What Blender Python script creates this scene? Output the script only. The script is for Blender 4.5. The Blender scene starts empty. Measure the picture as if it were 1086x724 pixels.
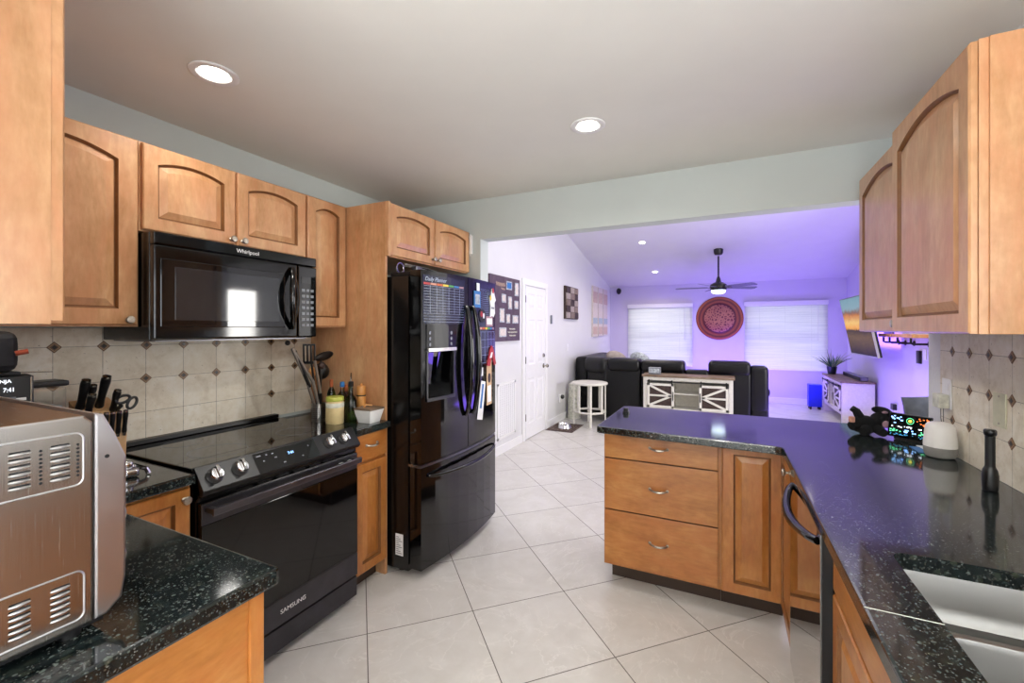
import bpy, bmesh, math, random
from mathutils import Vector, Matrix
random.seed(7)
S = bpy.context.scene
COL = S.collection
# ------------------------------------------------------------------ camera
cam_d = bpy.data.cameras.new('camera'); cam = bpy.data.objects.new('camera', cam_d); COL.objects.link(cam)
YAW = math.radians(25.8)
cam.location = (0, 0, 1.45)
cam.rotation_euler = (math.radians(90), 0, YAW)
cam_d.sensor_width = 36; cam_d.lens = 463 / 1086 * 36
cam_d.shift_y = -13 / 1086
cam_d.clip_start = .02
S.camera = cam
# ------------------------------------------------------------------ colour management, world
S.view_settings.view_transform = 'Standard'; S.view_settings.look = 'None'
S.view_settings.gamma = 1; S.view_settings.use_curve_mapping = False
S.view_settings.exposure = 0.5
W = bpy.data.worlds.new('daylight'); S.world = W; W.use_nodes = True
W.node_tree.nodes['Background'].inputs[0].default_value = (.80, .88, 1, 1)
W.node_tree.nodes['Background'].inputs[1].default_value = 1.7
S.cycles.use_denoising = True
S.cycles.max_bounces = 8; S.cycles.diffuse_bounces = 5; S.cycles.glossy_bounces = 4
S.cycles.transmission_bounces = 6; S.cycles.sample_clamp_indirect = 6
S.cycles.caustics_reflective = False; S.cycles.caustics_refractive = False
# ------------------------------------------------------------------ lights
def lamp(kind, loc, energy, color=(1, 1, 1), size=.3, rot=(0, 0, 0), size_y=None, spread=None, name='lamp'):
    d = bpy.data.lights.new(name, kind); d.energy = energy; d.color = color
    if kind == 'AREA':
        d.size = size
        if size_y: d.shape = 'RECTANGLE'; d.size_y = size_y
        if spread: d.spread = spread
    elif kind == 'SPOT':
        d.shadow_soft_size = size; d.spot_size = spread or 2.4; d.spot_blend = .8
    else: d.shadow_soft_size = size
    o = bpy.data.objects.new(name, d); o.location = loc; o.rotation_euler = rot; COL.objects.link(o)
    return o
WARM = (1, .97, .92)
PURPLE = (.21, .10, 1)
# kitchen recessed downlights (the two that show and their fellows behind the camera)
for p, e in (((-1.8, 1.03, 2.43), 6), ((-.60, 2.09, 2.43), 14), ((-.6, -1.8, 2.43), 12)):
    lamp('SPOT', p, e * 2.2, WARM, .07, spread=2.9, name='downlight')
# fill lamp added, unseen, at the rear wall's opening
lamp('AREA', (-.1, -2.9, 1.45), 10, (1, .99, .97), 2.6, (math.radians(90), 0, 0), 2.0, name='rear_fill')
lamp('AREA', (0, -1.7, 1.2), 125, (1, 1, .98), 1.5, (math.radians(180), 0, 0), 1.5, name='bounce_fill')  # added upward fill behind the camera, standing in for bounced flash
lamp('AREA', (3.82, 4.4, 1.45), 112, (1, .97, .92), 1.4, (0, math.radians(90), 0), 1.7, name='dining_window_daylight')
lamp('AREA', (1.04, .52, 1.57), 6, (.96, .98, 1), .8, (0, math.radians(90), 0), .92, name='sink_fill')  # unseen fill added at the made-up window beside the sink
# living room: recessed cans, an added unseen fill, purple LED strips by the television wall
for p in ((-1.22, 7.53, 2.86), (-1.22, 9.07, 2.56), (-1.22, 5.9, 3.18), (1.1, 7.53, 2.86), (1.1, 5.9, 3.18)):
    lamp('SPOT', p, 36, (1, .90, .76), .06, spread=2.6, name='living_downlight')
lamp('AREA', (-.9, 4.3, 2.9), 10, (1, .97, .96), 2.0, (0, 0, 0), 1.6, name='living_fill')
lamp('AREA', (2.04, 7.76, 1.5), 10, PURPLE, .6, (0, math.radians(-90), 0), 1.0, name='led_strip')
lamp('AREA', (1.15, 7.0, .12), 34, PURPLE, 1.2, (math.radians(180), 0, 0), 1.8, name='led_up')
lamp('AREA', (.25, 9.0, .5), 26, PURPLE, 2.2, (math.radians(115), 0, 0), .2, name='led_behind_sofa')
for w in ((-1.25, 1.32), (1.08, 1.315)): lamp('AREA', (w[0], 10.35, w[1]), 11, (.97, .99, 1), 1.3, (math.radians(-90), 0, 0), 1.3, name='window_daylight')

# ------------------------------------------------------------------ materials
def rgb(h):
    h = h.lstrip('#'); c = [int(h[i:i + 2], 16) / 255 for i in (0, 2, 4)]
    return tuple((x / 12.92 if x <= .04045 else ((x + .055) / 1.055) ** 2.4) for x in c) + (1,)
class NT:
    def __init__(s, name):
        s.m = bpy.data.materials.new(name); s.m.use_nodes = True
        s.t = s.m.node_tree; s.n = s.t.nodes; s.b = s.n['Principled BSDF']
    def add(s, typ, **kw):
        n = s.n.new(typ)
        for k, v in kw.items(): setattr(n, k, v)
        return n
    def put(s, sock, v):
        if v is None: return
        if isinstance(v, bpy.types.NodeSocket): s.t.links.new(v, sock)
        else: sock.default_value = v
    def math(s, op, a, b=None, c=None, clamp=False):
        n = s.add('ShaderNodeMath', operation=op); n.use_clamp = clamp
        for i, v in enumerate((a, b, c)): s.put(n.inputs[i], v)
        return n.outputs[0]
    def mix(s, f, a, b):
        n = s.add('ShaderNodeMix', data_type='RGBA'); s.put(n.inputs[0], f); s.put(n.inputs[6], a); s.put(n.inputs[7], b)
        return n.outputs[2]
    def ramp(s, f, *stops):
        n = s.add('ShaderNodeValToRGB'); s.put(n.inputs[0], f); e = n.color_ramp.elements
        while len(e) < len(stops): e.new(.5)
        for i, (p, c) in enumerate(stops):
            e[i].position = p; e[i].color = c if len(c) == 4 else tuple(c) + (1,)
        return n.outputs[0]
    def coord(s, scale=(1, 1, 1), kind='Object', rot=(0, 0, 0)):
        if kind == 'Position': o = s.add('ShaderNodeNewGeometry').outputs['Position']
        else: o = s.add('ShaderNodeTexCoord').outputs[kind]
        mp = s.add('ShaderNodeMapping'); mp.inputs['Scale'].default_value = scale; mp.inputs['Rotation'].default_value = rot
        s.t.links.new(o, mp.inputs[0]); return mp.outputs[0]
    def noise(s, v, scale=5, detail=4, rough=.55, dist=0):
        n = s.add('ShaderNodeTexNoise'); s.put(n.inputs['Vector'], v); n.inputs['Scale'].default_value = scale
        n.inputs['Detail'].default_value = detail; n.inputs['Roughness'].default_value = rough; n.inputs['Distortion'].default_value = dist
        return n.outputs[0]
    def vor(s, v, scale, feat='F1'):
        n = s.add('ShaderNodeTexVoronoi', feature=feat); s.put(n.inputs['Vector'], v); n.inputs['Scale'].default_value = scale
        return n
    def bump(s, h, strength=.2, dist=.01):
        n = s.add('ShaderNodeBump'); n.inputs['Strength'].default_value = strength; n.inputs['Distance'].default_value = dist
        s.put(n.inputs['Height'], h); s.t.links.new(n.outputs[0], s.b.inputs['Normal'])
    def pb(s, col=None, rough=None, metal=None, coat=None, spec=None, emit=None, es=None, trans=None, ior=None, alpha=None, sheen=None):
        for k, v in (('Base Color', col), ('Roughness', rough), ('Metallic', metal), ('Coat Weight', coat), ('Specular IOR Level', spec),
                     ('Emission Color', emit), ('Emission Strength', es), ('Transmission Weight', trans), ('IOR', ior), ('Alpha', alpha), ('Sheen Weight', sheen)):
            if v is not None: s.put(s.b.inputs[k], v)
        return s
M = {}
def simple(name, col, rough=.5, metal=0, noise=.06, scale=30, bump=0, **kw):
    """plain colour broken by a little procedural noise"""
    n = NT(name); c = rgb(col) if isinstance(col, str) else col
    f = n.noise(n.coord(), scale, 3)
    lo = tuple(x * (1 - noise) for x in c[:3]) + (1,); hi = tuple(min(1, x * (1 + noise)) for x in c[:3]) + (1,)
    n.pb(n.ramp(f, (.3, lo), (.7, hi)), rough, metal, **kw)
    if bump: n.bump(f, bump)
    M[name] = n.m; return n
def wood(name, grain, dark, mid, light, rough=.32, coat=.25):
    n = NT(name)
    sc = {'z': (5, 5, 1.3), 'x': (1.3, 5, 5), 'y': (5, 1.3, 5)}[grain]
    inf = n.add('ShaderNodeObjectInfo').outputs['Random']
    v = n.coord(sc); add = n.add('ShaderNodeVectorMath', operation='ADD'); n.put(add.inputs[0], v)
    cmb = n.add('ShaderNodeCombineXYZ'); n.put(cmb.inputs[0], n.math('MULTIPLY', inf, 37.)); n.put(cmb.inputs[2], n.math('MULTIPLY', inf, 11.))
    n.put(add.inputs[1], cmb.outputs[0])
    f = n.noise(add.outputs[0], 1.6, 6, .62, 1.1)
    fine = n.noise(add.outputs[0], 14, 3, .6)
    blot = n.noise(n.coord((1, 1, 1)), 7, 4, .6)
    g = n.math('ADD', n.math('MULTIPLY', f, .46), n.math('ADD', n.math('MULTIPLY', fine, .22), n.math('MULTIPLY', blot, .32)))
    red = tuple(a * b for a, b in zip(rgb(mid), (1.06, .82, .80, 1)))
    n.pb(n.mix(n.math('MULTIPLY', n.ramp(n.noise(add.outputs[0], 2.6, 4, .6, .5), (.42, (0, 0, 0)), (.64, (1, 1, 1))), .45), n.ramp(g, (.37, rgb(dark)), (.50, rgb(mid)), (.62, rgb(light))), red), rough, coat=coat)
    n.b.inputs['Coat Roughness'].default_value = .18
    n.bump(fine, .03, .002)
    M[name] = n.m
WD, WM_, WL = '#a9794c', '#c19166', '#d2a67a'
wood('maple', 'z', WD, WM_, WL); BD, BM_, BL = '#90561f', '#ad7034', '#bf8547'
wood('maple_across', 'x', BD, BM_, BL); wood('maple_deep', 'y', BD, BM_, BL); wood('maple_base', 'z', BD, BM_, BL)  # base units: same maple, their dimmer light put into the colour
wood('brown_wood', 'x', '#544438', '#75624f', '#948272', .5, 0); wood('brown_wood_y', 'y', '#544438', '#75624f', '#948272', .5, 0)
wood('pale_wood', 'z', '#b88f60', '#d0a877', '#e0c094', .5, 0)
wood('mill_wood', 'z', '#b0763c', '#cf9550', '#dca868', .4, .1)

def granite(name='granite'):
    n = NT(name); v = n.coord(kind='Position')
    wv = n.add('ShaderNodeTexNoise'); n.put(wv.inputs['Vector'], v); wv.inputs['Scale'].default_value = 90; wv.inputs['Detail'].default_value = 3
    ma = n.add('ShaderNodeVectorMath', operation='MULTIPLY_ADD'); n.put(ma.inputs[0], wv.outputs['Color']); ma.inputs[1].default_value = (.007, .007, .007); n.put(ma.inputs[2], v)
    v = ma.outputs[0]
    def fl(scale, th, d):
        q = n.vor(v, scale); c = n.add('ShaderNodeSeparateColor'); n.put(c.inputs[0], q.outputs['Color'])
        soft = n.math('SUBTRACT', 1, n.math('DIVIDE', q.outputs['Distance'], d), clamp=True)
        return n.math('MULTIPLY', n.math('GREATER_THAN', c.outputs[0], th), n.math('MULTIPLY', soft, 1.8, clamp=True), clamp=True), c.outputs[1]
    base = n.mix(n.noise(v, 34, 4), rgb('#06090b'), rgb('#1c2526'))
    m1, r1 = fl(140, .80, .6); m2, r2 = fl(300, .82, .6); m3, r3 = fl(70, .66, .65)
    col = n.mix(m3, base, n.mix(r3, rgb('#1c2a2e'), rgb('#33372c')))
    col = n.mix(m1, col, n.mix(r1, rgb('#2c3739'), rgb('#59605c')))
    col = n.mix(m2, col, n.mix(r2, rgb('#3d382e'), rgb('#6c716e')))
    n.pb(col, .085, spec=.75); M[name] = n.m
granite()

def tiles_floor():
    n = NT('floor_tile'); v = n.coord(kind='Position', rot=(0, 0, math.radians(-45)))
    # rotated coordinates: u=(x+y)/sqrt2, w=(y-x)/sqrt2
    sp = n.add('ShaderNodeSeparateXYZ'); n.put(sp.inputs[0], v)
    T = .517
    u = n.math('SUBTRACT', sp.outputs[0], .032); w = n.math('SUBTRACT', sp.outputs[1], 2.19)
    du = n.math('PINGPONG', u, T / 2); dw = n.math('PINGPONG', w, T / 2)
    g = n.math('LESS_THAN', n.math('MINIMUM', du, dw), .0024)
    cu = n.math('FLOOR', n.math('DIVIDE', u, T)); cw = n.math('FLOOR', n.math('DIVIDE', w, T))
    cb = n.add('ShaderNodeCombineXYZ'); n.put(cb.inputs[0], cu); n.put(cb.inputs[1], cw)
    wn = n.add('ShaderNodeTexWhiteNoise'); n.put(wn.inputs[0], cb.outputs[0])
    ad = n.add('ShaderNodeVectorMath', operation='ADD'); n.put(ad.inputs[0], v); n.put(ad.inputs[1], wn.outputs['Color'])
    f = n.noise(ad.outputs[0], 3.2, 7, .62, 1.2)
    f2 = n.noise(ad.outputs[0], 16, 4, .6)
    vein = n.math('ABSOLUTE', n.math('SUBTRACT', n.noise(ad.outputs[0], 2.2, 5, .6, 1.6), .5))
    col = n.ramp(n.math('ADD', n.math('MULTIPLY', f, .75), n.math('MULTIPLY', f2, .25)), (.33, rgb('#ccc8c2')), (.55, rgb('#d5d2cd')), (.72, rgb('#dcdad6')))
    col = n.mix(n.ramp(vein, (0, (1, 1, 1)), (.012, (0, 0, 0))), col, rgb('#dcd9d4'))
    tone = n.mix(n.math('MULTIPLY', wn.outputs['Value'], .25), col, rgb('#cbc7c1'))
    col = n.mix(g, tone, rgb('#67625c'))
    n.pb(col, n.math('ADD', n.math('MULTIPLY', g, .5), .24), spec=.5)
    n.bump(n.math('SUBTRACT', 1, g), .25, .002); M['floor_tile'] = n.m
tiles_floor()

def travertine(name, y0, py, z0, pz):
    n = NT(name); v = n.coord(kind='Position')
    sp = n.add('ShaderNodeSeparateXYZ'); n.put(sp.inputs[0], v)
    u = n.math('SUBTRACT', sp.outputs[1], y0 - 20 * py); w = n.math('SUBTRACT', sp.outputs[2], z0 - 20 * pz)
    d = n.math('MINIMUM', n.math('PINGPONG', u, py / 2), n.math('PINGPONG', w, pz / 2))
    wob = n.math('MULTIPLY', n.noise(v, 40, 3), .0022)
    g = n.math('LESS_THAN', n.math('ADD', d, wob), .0022)
    cb = n.add('ShaderNodeCombineXYZ'); n.put(cb.inputs[0], n.math('FLOOR', n.math('DIVIDE', u, py))); n.put(cb.inputs[1], n.math('FLOOR', n.math('DIVIDE', w, pz)))
    wn = n.add('ShaderNodeTexWhiteNoise'); n.put(wn.inputs[0], cb.outputs[0])
    f = n.noise(v, 9, 6, .65, .6); f2 = n.noise(v, 42, 4, .7)
    col = n.ramp(n.math('ADD', n.math('MULTIPLY', f, .7), n.math('MULTIPLY', f2, .3)), (.34, rgb('#d0c3ac')), (.5, rgb('#e8dfcd')), (.66, rgb('#f3eee3')))
    col = n.mix(n.math('MULTIPLY', wn.outputs['Value'], .35), col, rgb('#c9bda5'))
    pit = n.math('MULTIPLY', n.math('GREATER_THAN', n.noise(v, 85, 2), .70), n.math('GREATER_THAN', n.noise(v, 14, 2), .52))
    col = n.mix(n.math('MULTIPLY', pit, .6), col, rgb('#6d5b45'))
    col = n.mix(g, col, rgb('#9b9181')); n.pb(col, .42)
    n.bump(n.math('SUBTRACT', 1, n.math('MAXIMUM', g, pit)), .3, .002); M[name] = n.m
travertine('travertine', 1.089, .157, 1.222, .155)
travertine('travertine_sink', 2.209, .143, 1.208, .147)

def wallpaint(name, col, b=.12, scale=60, rough=.7):
    n = simple(name, col, rough, noise=.015, scale=4); f = n.noise(n.coord(kind='Position'), scale, 4, .6)
    n.bump(f, b, .004)
wallpaint('kitchen_wall', '#c2c9c6'); wallpaint('white_wall', '#d9d9da', .5, 38, .42)
wallpaint('ceiling_paint', '#e3e2dc', .03); wallpaint('family_ceiling', '#dcdae0', .05)
wallpaint('purple_wall', '#cfc8de', .1); wallpaint('trim_white', '#e6e6e6', 0, 10, .4)
simple('door_white', '#e4e4e6', .38, noise=.02)
simple('black_gloss', '#060607', .07, spec=.6, noise=.02); simple('black_gloss_side', '#0b0b0c', .22, noise=.1, scale=200)
simple('black_plastic', '#0d0d0f', .35); simple('black_matte', '#101012', .6)
simple('dark_glass', '#0a0c0e', .03, spec=.7); simple('oven_glass', '#030304', .05, spec=.45)
simple('ceran', '#050506', .035, spec=.75)
simple('micro_window', '#23262a', .05, spec=.8)
simple('grey_print', '#7b7f86', .4)
def brushed(name, col, rough=.3, axis=(2, 2, 200), amt=.25, metal=1):
    n = NT(name); f = n.noise(n.coord(axis), 4, 4, .6); c = rgb(col)
    n.pb(n.ramp(f, (.3, tuple(x * (1 - amt) for x in c[:3])), (.7, c)), n.math('ADD', n.math('MULTIPLY', f, .14), rough - .07), metal)
    M[name] = n.m
brushed('steel', '#c4c1bd', .30); brushed('steel_sink', '#a3a29f', .42, (5, 5, 5), .03)
brushed('black_steel', '#6b6a70', .3, (200, 2, 2)); brushed('dark_steel', '#7d7d83', .32, (200, 2, 2)); brushed('smoke_steel', '#56555a', .34, (200, 2, 2))
brushed('oven_side', '#b3ada6', .25, (2, 200, 2), .10); brushed('oven_trim', '#c9c8cc', .30, (60, 2, 2), .06)
simple('chrome', '#d8d8da', .08, 1, .02); simple('nickel', '#a9a39a', .25, 1, .1); simple('pewter', '#b0a89c', .34, 1, .15, 150); simple('glaze_shade', '#7a4e27', .5, noise=.1); simple('toe_brown', '#3a2a1e', .6); simple('dw_gloss', '#0a0a0b', .03, spec=1.0, coat=1)  # glazed-edge stain that also puts gap and groove shade into the colour
simple('white_plastic', '#e8e8e8', .35, noise=.02); simple('grey_fabric', '#8d8a86', .9, bump=.2, scale=300)
simple('speaker_white', '#ebe8e4', .45, noise=.02)
simple('leather', '#060609', .38, spec=.32, noise=.25, scale=60, bump=.15); simple('cushion_grey', '#4a5058', .38, noise=.5, scale=8, bump=.3)
simple('cream_paint', '#d9d6cd', .5); simple('pink_white', '#ddd5e0', .5)
simple('plush', '#040405', .95, noise=.6, scale=220, bump=.8); simple('plush_pink', '#c9917d', .85); simple('plush_mauve', '#9d7b86', .85)
simple('red_bit', '#a5262b', .5); simple('blue_bin', '#1524c8', .4); simple('blue_bit', '#2f6fb0', .5); simple('green_bit', '#4f9a52', .5)
simple('yellow_bit', '#e0c340', .5); simple('orange_bit', '#c8602a', .5); simple('tan_bit', '#c7a983', .6); simple('paper', '#e9e9ea', .6)
simple('copper', '#b5553a', .35, .3); simple('terracotta', '#b15a2c', .5)
simple('mayo', '#dbc590', .5, noise=.08); simple('lid_green', '#b4b94e', .4); simple('label_grey', '#cfcfc2', .6, noise=.3)
simple('planner', '#1b2038', .12, noise=.15, spec=.6); simple('board_brown', '#53434e', .45, noise=.25, scale=12); simple('photo_grey', '#a9b0b6', .4, noise=.5, scale=40)
simple('line_white', '#a3aec2', .4); simple('fan_black', '#0b0b0d', .3); simple('blade', '#6b6688', .5)
simple('leaf', '#2c5a3c', .6, noise=.3); simple('leaf_pale', '#8d9a6a', .6); simple('pot', '#14202a', .4)
simple('art_dark', '#3a2a26', .6, noise=.4); simple('art_light', '#9c9089', .6, noise=.2); simple('art_pale', '#d3c8c0', .6, noise=.12); simple('art_pink', '#c4a99c', .6, noise=.15); simple('art_blue', '#a4b2ba', .6, noise=.15); simple('art_mid', '#7a6a60', .6, noise=.3)
simple('diamond_brown', '#6d4f36', .4); simple('diamond_dark', '#241d19', .35, noise=.5, scale=200); simple('diamond_tan', '#a38561', .4)
simple('mat_brown', '#4a3a33', .85, noise=.3); simple('fake_green', '#ccc9ae', .5)
def emis(name, col, s):
    n = NT(name); n.pb(rgb(col), .5, emit=rgb(col), es=s); M[name] = n.m
emis('lamp_glow', '#fffaf0', 5); emis('fan_glow', '#dff4ff', 4); emis('lcd_blue', '#8fc4ff', 2.0); emis('lcd_white', '#f2f6ff', 1.3)
emis('lcd_green', '#66e0a0', 1.0); emis('lcd_orange', '#ff8038', 1.2); emis('lcd_yellow', '#f0e850', 1.2); emis('lcd_teal', '#3a8fc0', .6)
def glass(name, col, rough=.02, ior=1.45):
    n = NT(name); n.pb(rgb(col), rough, trans=1, ior=ior); M[name] = n.m
def window_glass():
    n = NT('window_glass'); n.n.remove(n.b)
    t = n.add('ShaderNodeBsdfTransparent'); g = n.add('ShaderNodeBsdfGlossy'); g.inputs['Roughness'].default_value = .02; mx = n.add('ShaderNodeMixShader'); mx.inputs[0].default_value = .06
    n.t.links.new(t.outputs[0], mx.inputs[1]); n.t.links.new(g.outputs[0], mx.inputs[2]); n.t.links.new(mx.outputs[0], n.n['Material Output'].inputs[0]); M['window_glass'] = n.m
window_glass()
def canister_clear():
    n = NT('canister_clear'); n.n.remove(n.b)
    t = n.add('ShaderNodeBsdfTransparent'); g = n.add('ShaderNodeBsdfGlossy'); g.inputs['Roughness'].default_value = .05; mx = n.add('ShaderNodeMixShader'); mx.inputs[0].default_value = .22
    n.t.links.new(t.outputs[0], mx.inputs[1]); n.t.links.new(g.outputs[0], mx.inputs[2]); n.t.links.new(mx.outputs[0], n.n['Material Output'].inputs[0]); M['canister_clear'] = n.m
canister_clear()
glass('clear_glass', '#f4f7f7'); glass('green_glass', '#49701c', .03); glass('oil_glass', '#c9a62a', .03); glass('grey_glass', '#c9ced0', .08)
def blind():
    n = NT('blind_slat'); n.n.remove(n.b)
    d = n.add('ShaderNodeBsdfDiffuse'); t = n.add('ShaderNodeBsdfTranslucent'); mx = n.add('ShaderNodeMixShader')
    c = n.ramp(n.noise(n.coord((1, 1, 40)), 1, 2), (.3, rgb('#dddfe2')), (.7, rgb('#f0f0f0')))
    n.put(d.inputs[0], c); n.put(t.inputs[0], c); mx.inputs[0].default_value = .28
    n.t.links.new(d.outputs[0], mx.inputs[1]); n.t.links.new(t.outputs[0], mx.inputs[2])
    n.t.links.new(mx.outputs[0], n.n['Material Output'].inputs[0]); M['blind_slat'] = n.m
blind()
def medallion():
    n = NT('medallion'); v = n.coord(); sp = n.add('ShaderNodeSeparateXYZ'); n.put(sp.inputs[0], v)
    r = n.math('SQRT', n.math('ADD', n.math('MULTIPLY', sp.outputs[0], sp.outputs[0]), n.math('MULTIPLY', sp.outputs[2], sp.outputs[2])))
    rr = n.math('ADD', r, n.math('MULTIPLY', n.math('SUBTRACT', n.noise(v, 5, 3), .5), .03))
    col = n.ramp(n.math('DIVIDE', rr, .45), (.0, rgb('#6c2838')), (.30, rgb('#70303c')), (.60, rgb('#7e3438')), (.66, rgb('#4a1428')), (.76, rgb('#a04a3a')), (.84, rgb('#54162c')), (.93, rgb('#b8603f')), (1, rgb('#5c1c2c')))
    sw = n.vor(v, 20, 'DISTANCE_TO_EDGE').outputs['Distance']
    inner = n.math('LESS_THAN', r, .285)
    col = n.mix(n.math('MULTIPLY', inner, n.ramp(sw, (.12, (1, 1, 1)), (.24, (0, 0, 0)))), col, rgb('#b87460'))
    f = n.noise(v, 25, 5, .7); col = n.mix(n.math('MULTIPLY', f, .3), col, rgb('#3a1226')); n.pb(col, .35, .25)
    n.bump(sw, .3, .01); M['medallion'] = n.m
medallion()
def sunset():
    n = NT('sunset_picture'); v = n.coord(kind='Generated'); sp = n.add('ShaderNodeSeparateXYZ'); n.put(sp.inputs[0], v)
    z = sp.outputs[2]
    zz = n.math('ADD', z, n.math('MULTIPLY', n.math('SUBTRACT', n.noise(v, 9, 5), .5), .16))
    col = n.ramp(zz, (.0, rgb('#2b2018')), (.30, rgb('#86683e')), (.42, rgb('#4b3928')), (.46, rgb('#ffb04a')), (.56, rgb('#ffd07a')), (.68, rgb('#d88848')), (.74, rgb('#8e6a58')), (.82, rgb('#8fb0bd')), (1, rgb('#7fa6b5')))
    st = n.noise(n.coord((3, 30, 30), 'Generated'), 3, 3)
    dark = n.math('MULTIPLY', n.math('LESS_THAN', z, .43), n.math('LESS_THAN', st, .5))
    col = n.mix(n.math('MULTIPLY', dark, .5), col, rgb('#16110f'))
    n.pb((.01, .01, .01, 1), .6, spec=.1, emit=col, es=.6); M['sunset_picture'] = n.m
sunset()
# ------------------------------------------------------------------ mesh helpers
class MB:
    def __init__(s): s.b = bmesh.new(); s.mi = 0; s.sm = False
    def _new(s, f0):
        for f in list(s.b.faces)[f0:]:
            f.material_index = s.mi; f.smooth = s.sm
    def box(s, x0, x1, y0, y1, z0, z1, bev=0, seg=2, M4=None):
        t = bmesh.new(); bmesh.ops.create_cube(t, size=1)
        for v in t.verts: v.co = Vector(((x0 + x1) / 2 + v.co.x * abs(x1 - x0), (y0 + y1) / 2 + v.co.y * abs(y1 - y0), (z0 + z1) / 2 + v.co.z * abs(z1 - z0)))
        if bev: bmesh.ops.bevel(t, geom=t.edges[:], offset=bev, segments=seg, affect='EDGES', profile=.6)
        if M4: bmesh.ops.transform(t, matrix=M4, verts=t.verts)
        s.merge(t); return s
    def merge(s, t):
        f0 = len(s.b.faces); me = bpy.data.meshes.new('t'); t.to_mesh(me); t.free(); s.b.from_mesh(me); bpy.data.meshes.remove(me)
        s.b.faces.ensure_lookup_table(); s._new(f0)
    def prism(s, pts, vec, bev=0, seg=2):
        """closed polygon pts (3D) swept along vec"""
        t = bmesh.new(); a = [t.verts.new(p) for p in pts]; d = Vector(vec); b = [t.verts.new(Vector(p) + d) for p in pts]
        t.faces.new(a); t.faces.new(b[::-1]); n = len(pts)
        caps = []
        for i in range(n): t.faces.new((a[i], b[i], b[(i + 1) % n], a[(i + 1) % n]))
        bmesh.ops.recalc_face_normals(t, faces=t.faces)
        if bev:
            es = [e for e in t.edges if any(len(f.verts) == n and n > 4 for f in e.link_faces)] if n > 4 else t.edges[:]
            bmesh.ops.bevel(t, geom=es, offset=bev, segments=seg, affect='EDGES', profile=.6)
        s.merge(t); return s
    def tube(s, pts, r, n=10, cap=True, closed=False):
        pts = [Vector(p) for p in pts]; t = bmesh.new(); rings = []; m = len(pts)
        rs = r if isinstance(r, (list, tuple)) else [r] * m; up = None
        for i, p in enumerate(pts):
            if closed: d = (pts[(i + 1) % m] - pts[i - 1])
            else: d = pts[min(i + 1, m - 1)] - pts[max(i - 1, 0)]
            d.normalize()
            if up is None: up = Vector((0, 0, 1)) if abs(d.z) < .9 else Vector((1, 0, 0))
            x = d.cross(up)
            if x.length < 1e-4: x = d.orthogonal()
            x.normalize(); y = x.cross(d).normalized(); up = y
            rings.append([t.verts.new(p + (x * math.cos(2 * math.pi * k / n) + y * math.sin(2 * math.pi * k / n)) * rs[i]) for k in range(n)])
        for i in range(m if closed else m - 1):
            A, B = rings[i], rings[(i + 1) % m]
            for k in range(n): t.faces.new((A[k], A[(k + 1) % n], B[(k + 1) % n], B[k]))
        if cap and not closed: t.faces.new(rings[0][::-1]); t.faces.new(rings[-1])
        bmesh.ops.recalc_face_normals(t, faces=t.faces)
        o = s.sm; s.sm = True; s.merge(t); s.sm = o; return s
    def lathe(s, prof, c=(0, 0, 0), axis=(0, 0, 1), n=24, sx=1, sy=1):
        """prof: [(r, h)...] turned about axis through c"""
        t = bmesh.new(); rings = []
        for r, h in prof: rings.append([t.verts.new((sx * r * math.cos(2 * math.pi * k / n), sy * r * math.sin(2 * math.pi * k / n), h)) for k in range(n)])
        for A, B in zip(rings, rings[1:]):
            for k in range(n): t.faces.new((A[k], A[(k + 1) % n], B[(k + 1) % n], B[k]))
        t.faces.new(rings[0][::-1]); t.faces.new(rings[-1])
        bmesh.ops.remove_doubles(t, verts=t.verts, dist=1e-6)
        bmesh.ops.recalc_face_normals(t, faces=t.faces)
        q = Vector((0, 0, 1)).rotation_difference(Vector(axis)).to_matrix().to_4x4()
        bmesh.ops.transform(t, matrix=Matrix.Translation(c) @ q, verts=t.verts)
        o = s.sm; s.sm = True; s.merge(t); s.sm = o; return s
    def ball(s, c, r, sc=(1, 1, 1), n=16, rot=None):
        t = bmesh.new(); bmesh.ops.create_uvsphere(t, u_segments=n, v_segments=n // 2, radius=r)
        m = Matrix.Translation(c) @ (rot.to_4x4() if rot else Matrix()) @ Matrix.Diagonal((*sc, 1)); bmesh.ops.transform(t, matrix=m, verts=t.verts)
        o = s.sm; s.sm = True; s.merge(t); s.sm = o; return s
    def rings(s, rs, close=True, cap0=True, cap1=True, smooth=False):
        t = bmesh.new(); R = [[t.verts.new(p) for p in r] for r in rs]; n = len(R[0])
        for A, B in zip(R, R[1:]):
            for k in range(n): t.faces.new((A[k], A[(k + 1) % n], B[(k + 1) % n], B[k]))
        if cap0: t.faces.new(R[0][::-1])
        if cap1: t.faces.new(R[-1])
        bmesh.ops.recalc_face_normals(t, faces=t.faces)
        o = s.sm; s.sm = smooth; s.merge(t); s.sm = o; return s
    def turn(s, m):
        bmesh.ops.transform(s.b, matrix=m, verts=s.b.verts); return s
    def build(s, name, mats, parent=None, label=None):
        me = bpy.data.meshes.new(name)
        off = ORG.get(parent.name, Vector((0, 0, 0))) if parent else Vector((0, 0, 0))
        if off.length: bmesh.ops.translate(s.b, verts=s.b.verts, vec=-off)
        s.b.to_mesh(me); s.b.free()
        for m in (mats if isinstance(mats, (list, tuple)) else [mats]): me.materials.append(M[m])
        o = bpy.data.objects.new(name, me); COL.objects.link(o)
        if parent: o.parent = parent; ORG[o.name] = off
        if label: o['label'] = label
        if any(p.use_smooth for p in me.polygons):
            try: me.set_sharp_from_angle(angle=math.radians(38))
            except Exception: pass
        return o
ORG = {}
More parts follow.
